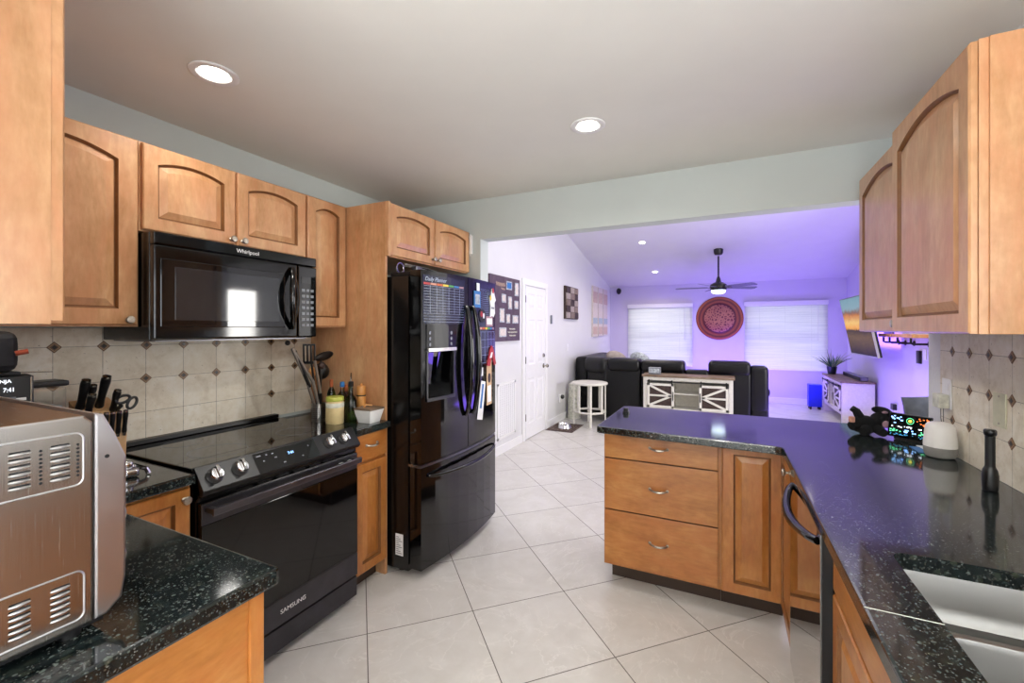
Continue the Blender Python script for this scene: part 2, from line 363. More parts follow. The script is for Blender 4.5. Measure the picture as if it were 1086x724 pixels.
def thing(name, label, cat, loc, rz=0, group=None, local=False):
    o = bpy.data.objects.new(name, None); COL.objects.link(o); o.location = loc; o.rotation_euler = (0, 0, rz)
    o.empty_display_size = .05
    ORG[o.name] = Vector((0, 0, 0)) if local else Vector(loc)
    tag(o, label, cat, group); return o
def tag(o, label, cat, group=None):
    o['label'] = label; o['category'] = cat
    if group: o['group'] = group
    return o
def solo(mb, name, mats, label, cat, loc=None, rz=0, group=None):
    """a thing that is one mesh; loc = its base (mesh given in world coordinates), or local with rz"""
    o = mb.build(name, mats); tag(o, label, cat, group)
    if loc is not None:
        o.data.transform(Matrix.Translation(-Vector(loc))); o.location = loc
        ORG[o.name] = Vector(loc)
    o.rotation_euler = (0, 0, rz); return o
def struct(mb, name, mats, parent=None):
    o = mb.build(name, mats, parent)
    if parent is None: o['kind'] = 'structure'
    return o
def box(*a, **k): return MB().box(*a, **k)
def text(body, size, fr, name, mat, parent, ext=.0006, align='CENTER', label=None, shear=0):
    """raised lettering; fr(u, v, n) -> world point"""
    c = bpy.data.curves.new('txt', 'FONT'); c.body = body; c.size = size; c.extrude = ext; c.align_x = align; c.align_y = 'CENTER'; c.shear = shear
    o = bpy.data.objects.new('txt', c); COL.objects.link(o); bpy.context.view_layer.update()
    me = bpy.data.meshes.new_from_object(o); bpy.data.objects.remove(o); bpy.data.curves.remove(c)
    off = ORG.get(parent.name, Vector((0, 0, 0)))
    for v in me.vertices: v.co = Vector(fr(v.co.x, v.co.y, v.co.z)) - off
    me.materials.clear(); me.materials.append(M[mat]); me.name = name
    q = bpy.data.objects.new(name, me); COL.objects.link(q); q.parent = parent; ORG[q.name] = off
    if label: q['label'] = label
    return q
# frames of a face: u along the face, v up, n out of it
def FL(x): return lambda u, v, n: (x + n, u, v)        # faces +x
def FR(x): return lambda u, v, n: (x - n, u, v)        # faces -x
def FP(y): return lambda u, v, n: (u, y - n, v)        # faces -y
def FB(y): return lambda u, v, n: (u, y + n, v)        # faces +y
def fbox(mb, fr, u0, u1, v0, v1, n0, n1, bev=0):
    a = fr(u0, v0, n0); b = fr(u1, v1, n1)
    return mb.box(min(a[0], b[0]), max(a[0], b[0]), min(a[1], b[1]), max(a[1], b[1]), min(a[2], b[2]), max(a[2], b[2]), bev)

# ------------------------------------------------------------------ cabinet pieces
def panel_door(fr, u0, u1, v0, v1, parent, mat='maple', arch=0, stile=.055, t=.021):
    K = 15
    def ring(d, n, outer=False, e=0):
        if outer:
            pts = [(u0 + e, v0 + e), (u1 - e, v0 + e)]
            for i in range(K): pts.append((u1 - e - (u1 - u0 - 2 * e) * i / (K - 1), v1 - e))
            return [fr(p[0], p[1], n) for p in pts]
        a, b, c, top = u0 + stile + d, u1 - stile - d, v0 + stile + d, v1 - stile * .9 - d
        h = (u1 - u0) / 2 - stile; pts = [(a, c), (b, c)]
        for i in range(K):
            x = b - (b - a) * i / (K - 1); q = (x - (u0 + u1) / 2) / h
            pts.append((x, top - arch * (q * q)))
        return [fr(p[0], p[1], n) for p in pts]
    m = MB(); r2 = ring(0, t, True, .004); r3 = ring(0, t); r6 = ring(.010, t - .013)
    m.mi = 0; m.rings([ring(0, 0, True), ring(0, t - .004, True), r2, r3], cap1=False)
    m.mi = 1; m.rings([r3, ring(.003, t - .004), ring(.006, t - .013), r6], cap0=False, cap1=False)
    m.mi = 0; m.rings([r6, ring(.037, t - .002), ring(.041, t - .002)], cap0=False)
    bmesh.ops.remove_doubles(m.b, verts=m.b.verts, dist=1e-6)
    return m.build('door', [mat, 'glaze_shade'], parent)
def slab_front(fr, u0, u1, v0, v1, parent, mat, name='drawer', t=.02):
    m = MB(); m.mi = 1; fbox(m, fr, u0, u1, v0, v1, 0, t - .005); m.mi = 0; fbox(m, fr, u0 + .0005, u1 - .0005, v0 + .0005, v1 - .0005, t - .0052, t, .003); return m.build(name, [mat, 'glaze_shade'], parent)  # dark brown sides paint in the shade of the gaps between fronts
def knob(fr, u, v, parent, n0=.02, name='knob', mat='pewter'):
    c = Vector(fr(u, v, n0)); ax = Vector(fr(u, v, n0 + 1)) - c
    m = MB(); m.lathe([(.009, 0), (.009, .003), (.005, .006), (.005, .014), (.013, .018), (.0155, .024), (.013, .029), (.006, .031), (.004, .0305)], c, ax, 18)
    return m.build(name, mat, parent)
def pull(fr, u, v, parent, w=.05, n0=.02, mat='pewter'):
    m = MB(); P = []
    for i in range(13):
        a = i / 12; x = (a * 2 - 1) * w; P.append(fr(u + x, v - .004 * math.sin(math.pi * a), n0 + .004 + .024 * math.sin(math.pi * a) ** .6))
    m.tube(P, [.0045 + .0015 * math.sin(math.pi * i / 12) for i in range(13)], 8)
    for sg in (-1, 1): m.lathe([(.008, 0), (.008, .004), (.005, .006)], fr(u + sg * w, v, n0), Vector(fr(0, 0, 1)) - Vector(fr(0, 0, 0)), 12)
    return m.build('drawer_pull', mat, parent)

# ================================================================== SETTING
XL, XR, YH = -2.43, .889, 2.93
struct(box(-3.2, 4.1, -3.2, 10.2, -.1, 0), 'floor', 'floor_tile')
struct(box(-2.55, 3.2, -3.2, YH, 2.455, 2.60), 'ceiling', 'ceiling_paint')
struct(box(-2.55, XL, -.06, YH, 0, 2.455), 'wall_left', 'kitchen_wall')
m = MB()                                                   # header over the opening, with its return beside the refrigerator
m.box(-2.55, -1.687, YH, 3.05, 0, 2.455); m.box(-1.687, 4.05, YH, 3.05, 2.145, 4.0); m.box(-2.55, -1.687, YH, 3.05, 2.455, 4.0)
struct(m, 'wall_header', 'kitchen_wall')
m = MB()                                                   # sink wall, with an opening for the added window
m.box(XR, 1.01, .95, 2.76, 0, 2.455); m.box(XR, 1.01, -3.2, .1, 0, 2.455); m.box(XR, 1.01, .1, .95, 0, 1.08); m.box(XR, 1.01, .1, .95, 2.05, 2.455)
struct(m, 'wall_right', 'white_wall')
m = MB()                                                   # unseen window added by the sink to light the room
for a in ((.1, .14), (.505, .545), (.91, .95)): m.box(.93, .97, a[0], a[1], 1.08, 2.05)
for a in ((1.08, 1.12), (2.01, 2.05)): m.box(.93, .97, .1, .95, a[0], a[1])
struct(m, 'window_3', 'trim_white')
struct(box(-2.43, -.93, -.06, 0.045, 0, 2.455), 'wall_near', 'kitchen_wall')
struct(box(-2.55, -.93, -3.2, -.06, 0, 2.455), 'wall_side', 'white_wall')
m = MB(); m.box(-2.55, -1.6, -3.2, -3.05, 0, 2.455); m.box(.85, XR, -3.2, -3.05, 0, 2.455); m.box(-1.6, .85, -3.2, -3.05, 2.1, 2.455)
struct(m, 'wall_rear', 'white_wall')
# living room
YF, XLF, XRF = 10.0, -2.33, 2.07
def zc(y): return 2.41 + .2 * (YF - y)
m = MB(); m.prism([(XLF - .12, 3.05, 0), (XLF - .12, YF + .12, 0), (XLF - .12, YF + .12, zc(YF + .12)), (XLF - .12, 3.05, zc(3.05))], (.12, 0, 0))
struct(m, 'wall_family_left', 'white_wall')
m = MB(); m.prism([(XRF, 5.95, 0), (XRF, YF + .12, 0), (XRF, YF + .12, zc(YF + .12)), (XRF, 5.95, zc(5.95))], (.12, 0, 0))
struct(m, 'wall_family_right', 'purple_wall')
struct(box(1.01, 4.05, YH, 3.05, 0, 2.145), 'wall_family_near', 'white_wall')
# dining nook opening off the living room, beyond the sink wall
m = MB(); m.box(XRF + .12, 3.9, 5.95, 6.07, 0, 3.3); struct(m, 'wall_dining_far', 'white_wall')
m = MB(); m.box(3.9, 4.02, 3.05, 3.55, 0, 3.9); m.box(3.9, 4.02, 5.25, 6.07, 0, 3.9); m.box(3.9, 4.02, 3.55, 5.25, 0, .75); m.box(3.9, 4.02, 3.55, 5.25, 2.15, 3.9)
struct(m, 'wall_dining_right', 'white_wall')
m = MB()
for a in (3.55, 4.37, 5.21): m.box(3.93, 3.97, a, a + .04, .75, 2.15)
for a in (.75, 1.43, 2.11): m.box(3.93, 3.97, 3.55, 5.25, a, a + .04)
struct(m, 'window_4', 'trim_white')
m = MB(); m.prism([(XLF, 3.05, zc(3.05)), (XLF, YF + .12, zc(YF + .12)), (XLF, YF + .12, zc(YF + .12) + .12), (XLF, 3.05, zc(3.05) + .12)], (4.0 - XLF, 0, 0))
struct(m, 'ceiling', 'family_ceiling')
WIN = ((-1.90, -.60, .66, 1.98), (.41, 1.75, .65, 1.98))
m = MB(); zt = 2.41
m.box(XLF, WIN[0][0], YF, YF + .12, 0, zt); m.box(WIN[0][1], WIN[1][0], YF, YF + .12, 0, zt); m.box(WIN[1][1], XRF, YF, YF + .12, 0, zt)
for w in WIN: m.box(w[0], w[1], YF, YF + .12, 0, w[2]); m.box(w[0], w[1], YF, YF + .12, w[3], zt)
struct(m, 'wall_far', 'purple_wall')
for k, w in enumerate(WIN):
    m = MB(); e = .035
    m.box(w[0], w[1], YF + .02, YF + .10, w[2], w[2] + e); m.box(w[0], w[1], YF + .02, YF + .10, w[3] - e, w[3])
    m.box(w[0], w[0] + e, YF + .02, YF + .10, w[2], w[3]); m.box(w[1] - e, w[1], YF + .02, YF + .10, w[2], w[3])
    m.box(w[0], w[1], YF + .04, YF + .08, (w[2] + w[3]) / 2 - .02, (w[2] + w[3]) / 2 + .02)
    win = struct(m, 'window_%d' % (k + 1), 'trim_white')
    struct(box(w[0] + e, w[1] - e, YF + .058, YF + .062, w[2] + e, w[3] - e), 'pane', 'window_glass', win)
    B = thing('window_blind', ['white slatted blind closed over the window behind the long half of the sofa', 'white slatted blind closed over the window nearest the television'][k], 'window blind',
              ((w[0] + w[1]) / 2, YF - .03, w[2]), group='closed white blinds on the living room windows')
    m = MB(); n = 31; H = w[3] - w[2] - .08
    for i in range(n):
        z = w[2] + .03 + H * (i + .5) / n
        q = Matrix.Translation((0, YF - .035, z)) @ Matrix.Rotation(math.radians(52), 4, 'X')
        m.box(w[0] - .02, w[1] + .02, -.029, .029, -.0012, .0012, M4=q)
    m.build('slats', 'blind_slat', B)
    box(w[0] - .03, w[1] + .03, YF - .075, YF - .002, w[3] - .06, w[3] + .02, bev=.008).build('head_rail', 'trim_white', B)
    box(w[0] - .02, w[1] + .02, YF - .055, YF - .015, w[2], w[2] + .025, bev=.005).build('bottom_rail', 'trim_white', B)
    m = MB()
    for xx in (.18, .5, .82):
        X = w[0] + (w[1] - w[0]) * xx; m.tube([(X, YF - .062, w[2] + .02), (X, YF - .062, w[3] - .03)], .0018, 6)
    m.build('cord', 'trim_white', B)
    m = MB(); X = w[1] - .14; m.tube([(X, YF - .085, w[3] - .75), (X, YF - .085, w[3] - .04)], .005, 6); m.build('tilt_wand', 'trim_white', B)
def base(mb, name): struct(mb, name, 'trim_white')
m = MB(); m.box(XLF, XLF + .014, 3.05, 5.10, 0, .10, .003); m.box(XLF, XLF + .014, 5.99, YF, 0, .10, .003); base(m, 'baseboard_left')
m = MB(); m.box(XLF + .014, XRF - .014, YF - .014, YF, 0, .11, .003); base(m, 'baseboard_far')
m = MB(); m.box(XRF - .014, XRF, 5.95, YF, 0, .10, .003); base(m, 'baseboard_right')
# white six-panel door
m = MB()
for y0, y1 in ((5.10, 5.18), (5.91, 5.99)): m.box(XLF, XLF + .02, y0, y1, 0, 2.03, .004)
m.box(XLF, XLF + .02, 5.10, 5.99, 2.03, 2.11, .004); m.box(XLF, XLF + .012, 5.18, 5.195, 0, 2.03); m.box(XLF, XLF + .012, 5.895, 5.91, 0, 2.03)
struct(m, 'trim_1', 'trim_white')
fd = FL(XLF + .001); m = MB(); fbox(m, fd, 5.20, 5.885, .012, 2.015, 0, .006)
cols = ((5.275, 5.505), (5.58, 5.81)); rows = ((.20, .80), (.98, 1.58), (1.72, 1.92))
for a, b in cols:
    for c, d in rows:
        def rg(e, n): return [fd(a + e, c + e, n), fd(b - e, c + e, n), fd(b - e, d - e, n), fd(a + e, d - e, n)]
        m.rings([rg(0, .006), rg(0, .016), rg(.012, .009), rg(.035, .009), rg(.055, .015)], cap0=False)
m.box(XLF + .006, XLF + .0145, 5.20, 5.275, .012, 2.015); m.box(XLF + .006, XLF + .0145, 5.81, 5.885, .012, 2.015); m.box(XLF + .006, XLF + .0145, 5.505, 5.58, .012, 2.015)
for z0, z1 in ((.012, .2), (.8, .98), (1.58, 1.72), (1.92, 2.015)): m.box(XLF + .006, XLF + .0145, 5.275, 5.505, z0, z1); m.box(XLF + .006, XLF + .0145, 5.58, 5.81, z0, z1)
dr = struct(m, 'door_1', 'door_white')
m = MB(); c = (XLF + .0155, 5.82, .93); m.lathe([(.032, 0), (.032, .006), (.012, .01), (.012, .04), (.024, .048), (.027, .062), (.018, .075)], c, (1, 0, 0)); m.build('door_knob', 'nickel', dr)
m = MB(); m.lathe([(.028, 0), (.028, .012), (.02, .018), (.006, .02)], (XLF + .0155, 5.82, 1.08), (1, 0, 0)); m.build('deadbolt', 'nickel', dr)
m = MB()
for z in (.25, 1.0, 1.8): m.box(XLF + .0145, XLF + .02, 5.185, 5.205, z, z + .09)
m.build('hinge', 'nickel', dr)

# backsplashes: travertine with small diamond insets
def splash(name, fr, u0, u1, v0, v1, mat, dia, size, t=.008):
    m = MB(); fbox(m, fr, u0, u1, v0, v1, 0, t)
    for (u, v) in dia:
        for k, (s_, n) in enumerate(((size, .0016), (size * .78, .0022), (size * .62, .0028), (size * .38, .0034))):
            m.mi = (1, 3, 1, 2)[k]
            pts = [fr(u - s_, v, t - .001), fr(u, v - s_, t - .001), fr(u + s_, v, t - .001), fr(u, v + s_, t - .001)]
            a = Vector(fr(0, 0, n + .001)) - Vector(fr(0, 0, 0)); m.prism(pts, a)
        m.mi = 0
    struct(m, name, [mat, 'diamond_brown', 'diamond_dark', 'diamond_tan'])
dl = [(.779 + .156 * i, 1.377) for i in range(-4, 8)] + [(1.089 + .157 * i, 1.222) for i in range(0, 5)] + [(.775, 1.222), (.62, 1.067), (1.717, 1.067), (1.874, 1.222)]
splash('trim_2', FL(XL), .05, 1.995, .93, 1.455, 'travertine', dl, .0235)
drr = [(2.066 + .1425 * i, 1.355) for i in range(-4, 4)] + [(2.066 + .1425 * i, 1.208) for i in range(-1, 3)] + [(2.353, 1.062), (2.492, 1.062), (2.068, 1.062), (1.78, 1.062)]
splash('trim_3', FR(XR), .96, 2.61, .915, 1.437, 'travertine_sink', drr, .022)

# ================================================================== LEFT RUN OF WALL CABINETS
def wall_cab(label, y0, y1, x0, x1, z0, z1, doors, arch, loc=None, fr=None, extra=None):
    T = thing('wall_cabinet', label, 'cabinet', ((x0 + x1) / 2, (y0 + y1) / 2, z0))
    box(x0, x1, y0, y1, z0, z1).build('carcass', 'maple', T)
    return T
FX = -2.121
# corner cabinet beside the microwave
T = wall_cab('maple wall cabinet with one arched door, beside the microwave and over the knife block', .392, .927, XL + .001, FX, 1.46, 2.21, 1, .05)
f = FL(FX); d = panel_door(f, .45, .918, 1.467, 2.203, T, arch=.04, stile=.062); knob(f, .885, 1.487, d)
# over the microwave
T = wall_cab('short maple cabinet with two arched doors directly above the microwave', .929, 1.703, XL + .001, FX, 1.847, 2.21, 2, .04)
d = panel_door(f, .935, 1.306, 1.854, 2.203, T, arch=.028, stile=.052); knob(f, 1.285, 1.877, d)
d = panel_door(f, 1.316, 1.697, 1.854, 2.203, T, arch=.028, stile=.052); knob(f, 1.339, 1.877, d)
# narrow one by the tall panel
T = wall_cab('narrow maple wall cabinet between the microwave and the tall refrigerator panel', 1.705, 1.996, XL + .001, FX, 1.46, 2.21, 1, .03)
d = panel_door(f, 1.711, 1.985, 1.467, 2.203, T, arch=.028, stile=.052)
# tall panel
solo(box(XL + .001, -1.80, 1.999, 2.017, 0, 2.208, bev=.001), 'tall_side_panel', 'maple', 'tall maple panel standing beside the black refrigerator, floor to cabinet top', 'cabinet panel', (-2.1, 2.008, 0))
# over the refrigerator
T = wall_cab('shallow maple cabinet with two arched doors above the refrigerator', 2.018, 2.925, XL + .001, -1.80, 1.885, 2.208, 2, .04)
box(-1.80, -1.778, 2.0, 2.022, 1.885, 2.208).build('edge_strip', 'maple', T)
f = FL(-1.80)
d = panel_door(f, 2.024, 2.462, 1.892, 2.203, T, arch=.026, stile=.052); knob(f, 2.44, 1.925, d)
d = panel_door(f, 2.474, 2.918, 1.892, 2.203, T, arch=.026, stile=.052); knob(f, 2.497, 1.925, d)
# near cabinet over the toaster oven: its end panel and the edge of its door show
T = thing('wall_cabinet', 'maple wall cabinet above the toaster oven, showing its plain end panel', 'cabinet', (-1.6, .2, 1.46))
box(XL + .001, -1.17, .047, .372, 1.46, 2.208).build('carcass', 'maple', T)
f = FB(.3725)
for a, b in ((-2.09, -1.645), (-1.635, -1.172)): d = panel_door(f, a, b, 1.467, 2.203, T, arch=.05, stile=.062)
knob(f, -1.66, 1.49, d)

# ================================================================== LEFT BASE CABINETS
T = thing('base_cabinet', 'maple base cabinet with one drawer and one raised-panel door, between range and refrigerator', 'cabinet', (-2.1, 1.87, 0))
box(XL + .001, -1.80, 1.741, 1.997, .10, .875).build('carcass', 'maple_base', T)
box(XL + .001, -1.87, 1.741, 1.997, 0, .10).build('toe_kick', 'toe_brown', T)
f = FL(-1.80); d = slab_front(f, 1.748, 1.990, .725, .868, T, 'maple_deep'); pull(f, 1.869, .805, d, .042)
d = panel_door(f, 1.748, 1.990, .108, .708, T, stile=.05, mat='maple_base')
T = thing('base_cabinet', 'maple corner base cabinet beside the range, its door half hidden by the near counter', 'cabinet', (-2.1, .8, 0))
box(XL + .001, -1.80, .665, .947, .10, .875).build('carcass', 'maple_base', T)
box(XL + .001, -1.87, .665, .947, 0, .10).build('toe_kick', 'toe_brown', T)
d = panel_door(f, .672, .940, .108, .862, T, stile=.05, mat='maple_base'); knob(f, .918, .825, d)
T = thing('base_cabinet', 'maple base cabinet under the toaster oven, with a plain end panel', 'cabinet', (-1.6, .35, 0))
box(XL + .001, -.93, .05, .628, .0, .875).build('carcass', 'maple_deep', T)
box(-.93, -.922, .052, .60, .0, .874, bev=.002).build('end_panel', 'maple_deep', T)
box(-.945, -.915, .60, .632, .0, .874, bev=.003).build('corner_stile', 'maple_base', T)
f = FB(.6285)
for a, b in ((-1.34, -.955), (-1.75, -1.36)): d = panel_door(f, a, b, .108, .862, T, stile=.055, mat='maple_base')
# granite tops
def slab(pts, z0, z1, label, loc, bev=.006, cuts=()):
    m = MB(); m.prism([(p[0], p[1], z0) for p in pts], (0, 0, z1 - z0), bev=bev)
    o = m.build('countertop', 'granite')
    for c in cuts:
        k = c.build('cut', 'granite'); md = o.modifiers.new('b', 'BOOLEAN'); md.object = k; md.operation = 'DIFFERENCE'; md.solver = 'EXACT'
        dg = bpy.context.evaluated_depsgraph_get(); dg.update(); me = bpy.data.meshes.new_from_object(o.evaluated_get(dg)); o.modifiers.clear(); o.data = me
        bpy.data.objects.remove(k)
    if loc:
        o.data.transform(Matrix.Translation(-Vector(loc))); o.location = loc
    tag(o, label, 'countertop'); return o
r = .02
slab([(-2.42, .05), (-.90, .05), (-.90, .65), (-.902, .657), (-.909, .659), (-1.735, .659), (-1.762, .69), (-1.762, .947), (-2.42, .947)], .876, .914,
     'black speckled granite countertop under the toaster oven, turning the corner to the range', (-1.7, .4, .876))
slab([(-2.42, 1.741), (-1.762, 1.741), (-1.757, 1.997), (-2.41, 1.997), (-2.42, 1.9)], .876, .914,
     'small black granite countertop with bottles, between range and refrigerator', (-2.1, 1.87, .876))
# ================================================================== RANGE
Y0, Y1 = .957, 1.733
T = thing('range_oven', 'black and dark steel slide-in range with glass cooktop and four chrome knobs', 'oven range', (-2.08, 1.345, 0))
m = MB(); m.box(-2.41, -1.775, Y0, Y1, .04, .905); m.prism([(-1.775, Y0, .81), (-1.752, Y0, .83), (-1.775, Y0, .905)], (0, Y1 - Y0, 0))
m.box(-1.80, -1.762, Y0, Y1, .80, .835, .004)
for y in (Y0 + .04, Y1 - .04):
    for x in (-1.82, -2.36): m.lathe([(.018, 0), (.018, .04)], (x, y, 0), n=12)
m.build('body', 'black_gloss_side', T)
m = MB(); m.box(-2.40, -1.80, Y0 - .003, Y1 + .003, .9151, .925, .003); m.build('cooktop', 'ceran', T)
m = MB(); m.box(-2.415, -2.375, Y0, Y1, .926, .947, .004); m.build('rear_trim', 'black_plastic', T)
for (x, y, r) in ((-1.97, 1.15, .11), (-1.98, 1.54, .09), (-2.24, 1.15, .075), (-2.24, 1.54, .095)):
    m = MB(); m.tube([(x + r * math.cos(a * math.pi / 24), y + r * math.sin(a * math.pi / 24), .9245) for a in range(48)], .0012, 4, closed=True); m.build('burner_ring', 'grey_print', T)
# sloping control panel
A, Bp = Vector((-1.792, 0, .921)), Vector((-1.733, 0, .842)); sl = (Bp - A).normalized(); nn = Vector((-sl.z, 0, sl.x)); nn = nn if nn.x > 0 else -nn
def FC(u, v, n): p = A + (-sl) * v + nn * n; return (p.x, u, p.z)      # v runs up the slope, 0 at the top edge
m = MB(); pts = [(-1.802, Y0, .926), (-1.789, Y0, .926), (-1.731, Y0, .848), (-1.731, Y0, .838), (-1.742, Y0, .826), (-1.80, Y0, .826)]
m.prism(pts, (0, Y1 - Y0, 0), bev=.002); cp = m.build('control_panel', 'black_plastic', T)
L = (Bp - A).length
def cpanel(u0, u1, v0, v1, n, name, mat, par):
    m = MB(); m.rings([[FC(u0, v0, 0), FC(u1, v0, 0), FC(u1, v1, 0), FC(u0, v1, 0)], [FC(u0, v0, n), FC(u1, v0, n), FC(u1, v1, n), FC(u0, v1, n)]]); return m.build(name, mat, par)
cpanel(Y0 + .004, 1.176, -L + .004, -.004, .0045, 'face_plate', 'dark_steel', cp); cpanel(1.482, Y1 - .004, -L + .004, -.004, .0045, 'face_plate', 'dark_steel', cp)
scr = cpanel(1.177, 1.481, -L + .004, -.004, .0055, 'touch_display', 'dark_glass', cp)
text('7:41', .018, lambda u, v, n: FC(1.345 + u, -.040 + v, .0058 + n), 'clock_digits', 'lcd_blue', T)
m = MB()
for (u, v, w) in ((1.20, -.018, .010), (1.235, -.020, .004), (1.27, -.042, .006), (1.262, -.022, .005), (1.30, -.075, .006), (1.44, -.030, .003), (1.395, -.070, .004), (1.215, -.045, .004)):
    m.box(-w, w, -.0028, .0028, 0, .0004, M4=Matrix.Translation(FC(u, v, .0056)) @ Matrix(((0, -sl.x, nn.x, 0), (1, 0, 0, 0), (0, -sl.z, nn.z, 0), (0, 0, 0, 1))))
m.build('touch_marks', 'grey_print', scr)
for y in (1.013, 1.111, 1.554, 1.644):
    c = Vector(FC(y, -.047, .0045))
    m = MB(); m.lathe([(.031, 0), (.031, .004), (.028, .006)], c, nn, 28); kb = m.build('knob_ring', 'black_plastic', T)
    m = MB(); m.lathe([(.0245, 0), (.0245, .012), (.0235, .02), (.021, .023)], c + nn * .005, nn, 28)
    q = nn.to_track_quat('Z', 'X').to_matrix().to_4x4()
    ex = Vector((0, 1, 0)); m2 = Matrix.Translation(c + nn * .005) @ Matrix(((-sl.x, 0, nn.x, 0), (-sl.y, 1, nn.y, 0), (-sl.z, 0, nn.z, 0), (0, 0, 0, 1)))
    m.box(-.0245, .0245, -.0065, .0065, .018, .039, .003, M4=m2); m.build('knob', 'chrome', T)
# oven door
FX = -1.772; f = FL(FX)
m = MB(); fbox(m, f, Y0 + .003, Y1 - .003, .152, .797, 0, .020, .004)
dr = m.build('oven_door', 'black_gloss_side', T)
m = MB(); fbox(m, f, Y0 + .004, Y1 - .004, .153, .268, .0195, .0265, .002); m.build('lower_band', 'smoke_steel', dr)
m = MB(); fbox(m, f, Y0 + .004, Y1 - .004, .270, .713, .0195, .0255, .002); m.build('window', 'oven_glass', dr)
m = MB(); fbox(m, f, Y0 + .004, Y1 - .004, .715, .792, .0195, .0245, .002); m.build('upper_band', 'smoke_steel', dr)
m = MB()
for k in range(6): fbox(m, f, 1.10 + k * .085, 1.16 + k * .085, .800, .806, .004, .019)
m.build('vent', 'black_plastic', T)
m = MB(); fbox(m, f, .972, 1.708, .757, .786, .066, .080, .004)
for y in (.985, 1.690): fbox(m, f, y - .012, y + .012, .762, .781, .018, .068, .003)
m.build('door_handle', 'black_steel', dr)
text('SAMSUNG', .027, lambda u, v, n: f(1.345 + u * 1.05, .209 + v, .027 + n), 'lettering', 'paper', dr)
m = MB(); fbox(m, f, Y0 + .004, Y1 - .004, .042, .143, 0, .022, .004); m.build('storage_drawer', 'smoke_steel', T)
m = MB(); m.box(FX + .0262, FX + .042, 1.600, 1.628, .752, .775, .005); m.box(FX + .0262, FX + .038, 1.655, 1.683, .752, .775, .005); m.tube([(FX + .036, 1.61, .763), (FX + .038, 1.64, .770), (FX + .034, 1.67, .763)], .003, 6)
solo(m, 'safety_latch', 'white_plastic', 'small white child safety latch stuck on the oven door top corner', 'latch', (FX + .026, 1.64, .75))

# ================================================================== MICROWAVE
T = thing('microwave', 'black over-the-range microwave with arched handle and dark window', 'microwave', (-2.2, 1.316, 1.405))
y0, y1, z0, z1 = .933, 1.701, 1.405, 1.840
box(XL + .009, -2.052, y0, y1, z0, z1, bev=.004).build('body', 'black_gloss_side', T)
m = MB(); m.box(XL + .03, -2.07, y0 + .03, y1 - .03, z0 - .006, z0 + .002); m.build('grease_filter', 'dark_steel', T)
f = FL(-2.0515)
m = MB(); fbox(m, f, y0 + .001, y1 - .001, z0 + .384, z1 - .001, 0, .030, .006); m.build('vent_grille', 'black_gloss', T)
m = MB(); fbox(m, f, y0 + .001, 1.580, z0 + .004, z0 + .382, 0, .031, .007); dr = m.build('microwave_door', 'black_gloss', T)
m = MB(); fbox(m, f, y0 + .024, 1.505, z0 + .054, z0 + .33, .0305, .0335, .003); m.build('window_frame', 'dark_glass', dr)
m = MB(); fbox(m, f, y0 + .075, 1.475, z0 + .082, z0 + .30, .033, .0345, .001); m.build('window', 'micro_window', dr)
m = MB(); P = []
for i in range(25):
    a = i / 24; P.append(f(1.545 - .030 * math.sin(math.pi * a), z0 + .05 + .31 * a, .035 + .045 * math.sin(math.pi * a) ** .7))
m.tube(P, [.012 + .003 * math.sin(math.pi * i / 24) for i in range(25)], 10)
P = [f(1.545 + .025 * math.sin(math.pi * i / 24), z0 + .05 + .31 * i / 24, .034 + .012 * math.sin(math.pi * i / 24)) for i in range(25)]
m.tube(P, .010, 8); m.build('handle', 'black_gloss', dr)
m = MB(); fbox(m, f, 1.584, y1 - .001, z0 + .004, z0 + .382, 0, .031, .006); cp = m.build('control_panel', 'black_gloss', T)
m = MB(); fbox(m, f, 1.605, 1.685, z0 + .29, z0 + .325, .031, .0325); m.build('display', 'dark_glass', cp)
m = MB()
for r_ in range(7):
    for c_ in range(3): fbox(m, f, 1.608 + c_ * .027, 1.626 + c_ * .027, z0 + .06 + r_ * .031, z0 + .074 + r_ * .031, .031, .0318)
m.build('keypad', 'grey_print', cp)
text('Whirlpool', .026, lambda u, v, n: f(1.315 + u, z0 + .408 + v, .0305 + n), 'lettering', 'paper', T)

# ================================================================== REFRIGERATOR
YC = 2.49
def fx(y): return -1.566 + .040 * (1 - ((y - YC) / .455) ** 2)
def FF(u, v, n): return (fx(u) + n, u, v)
def cstrip(m, ya, yb, za, zb, n0=None, n1=0.0, back=-1.645, k=8, fr=None):
    """slab whose front follows the bowed door; n0 given: a thin skin between offsets n0 and n1"""
    ys = [ya + (yb - ya) * i / k for i in range(k + 1)]
    def prof(z):
        F_ = [(fx(y) + n1, y, z) for y in ys]
        B_ = [((back if n0 is None else fx(y) + n0), y, z) for y in reversed(ys)]
        return F_ + B_
    m.rings([prof(za), prof(zb)]); return m
T = thing('refrigerator', 'tall black french-door refrigerator with ice dispenser and bottom freezer drawer', 'refrigerator', (-2.0, 2.49, 0))
m = MB(); m.box(-2.40, -1.66, 2.040, 2.926, .03, 1.765, .004)
for x in (-2.3, -1.75):
    for y in (2.10, 2.86): m.lathe([(.025, 0), (.025, .03)], (x, y, 0), n=12)
m.build('body', 'black_gloss_side', T)
m = MB(); m.box(-1.80, -1.60, 2.045, 2.12, 1.766, 1.79, .006); m.box(-1.80, -1.69, 2.85, 2.92, 1.766, 1.79, .006); m.build('hinge_cover', 'black_plastic', T)
ZT = 1.795
m = MB()
cstrip(m, 2.036, 2.082, .668, ZT); cstrip(m, 2.082, 2.318, .668, 1.045); cstrip(m, 2.082, 2.318, 1.325, ZT); cstrip(m, 2.318, 2.484, .668, ZT)
m.box(-1.645, -1.630, 2.08, 2.32, 1.04, 1.33)
dl_ = m.build('door', 'black_gloss', T)
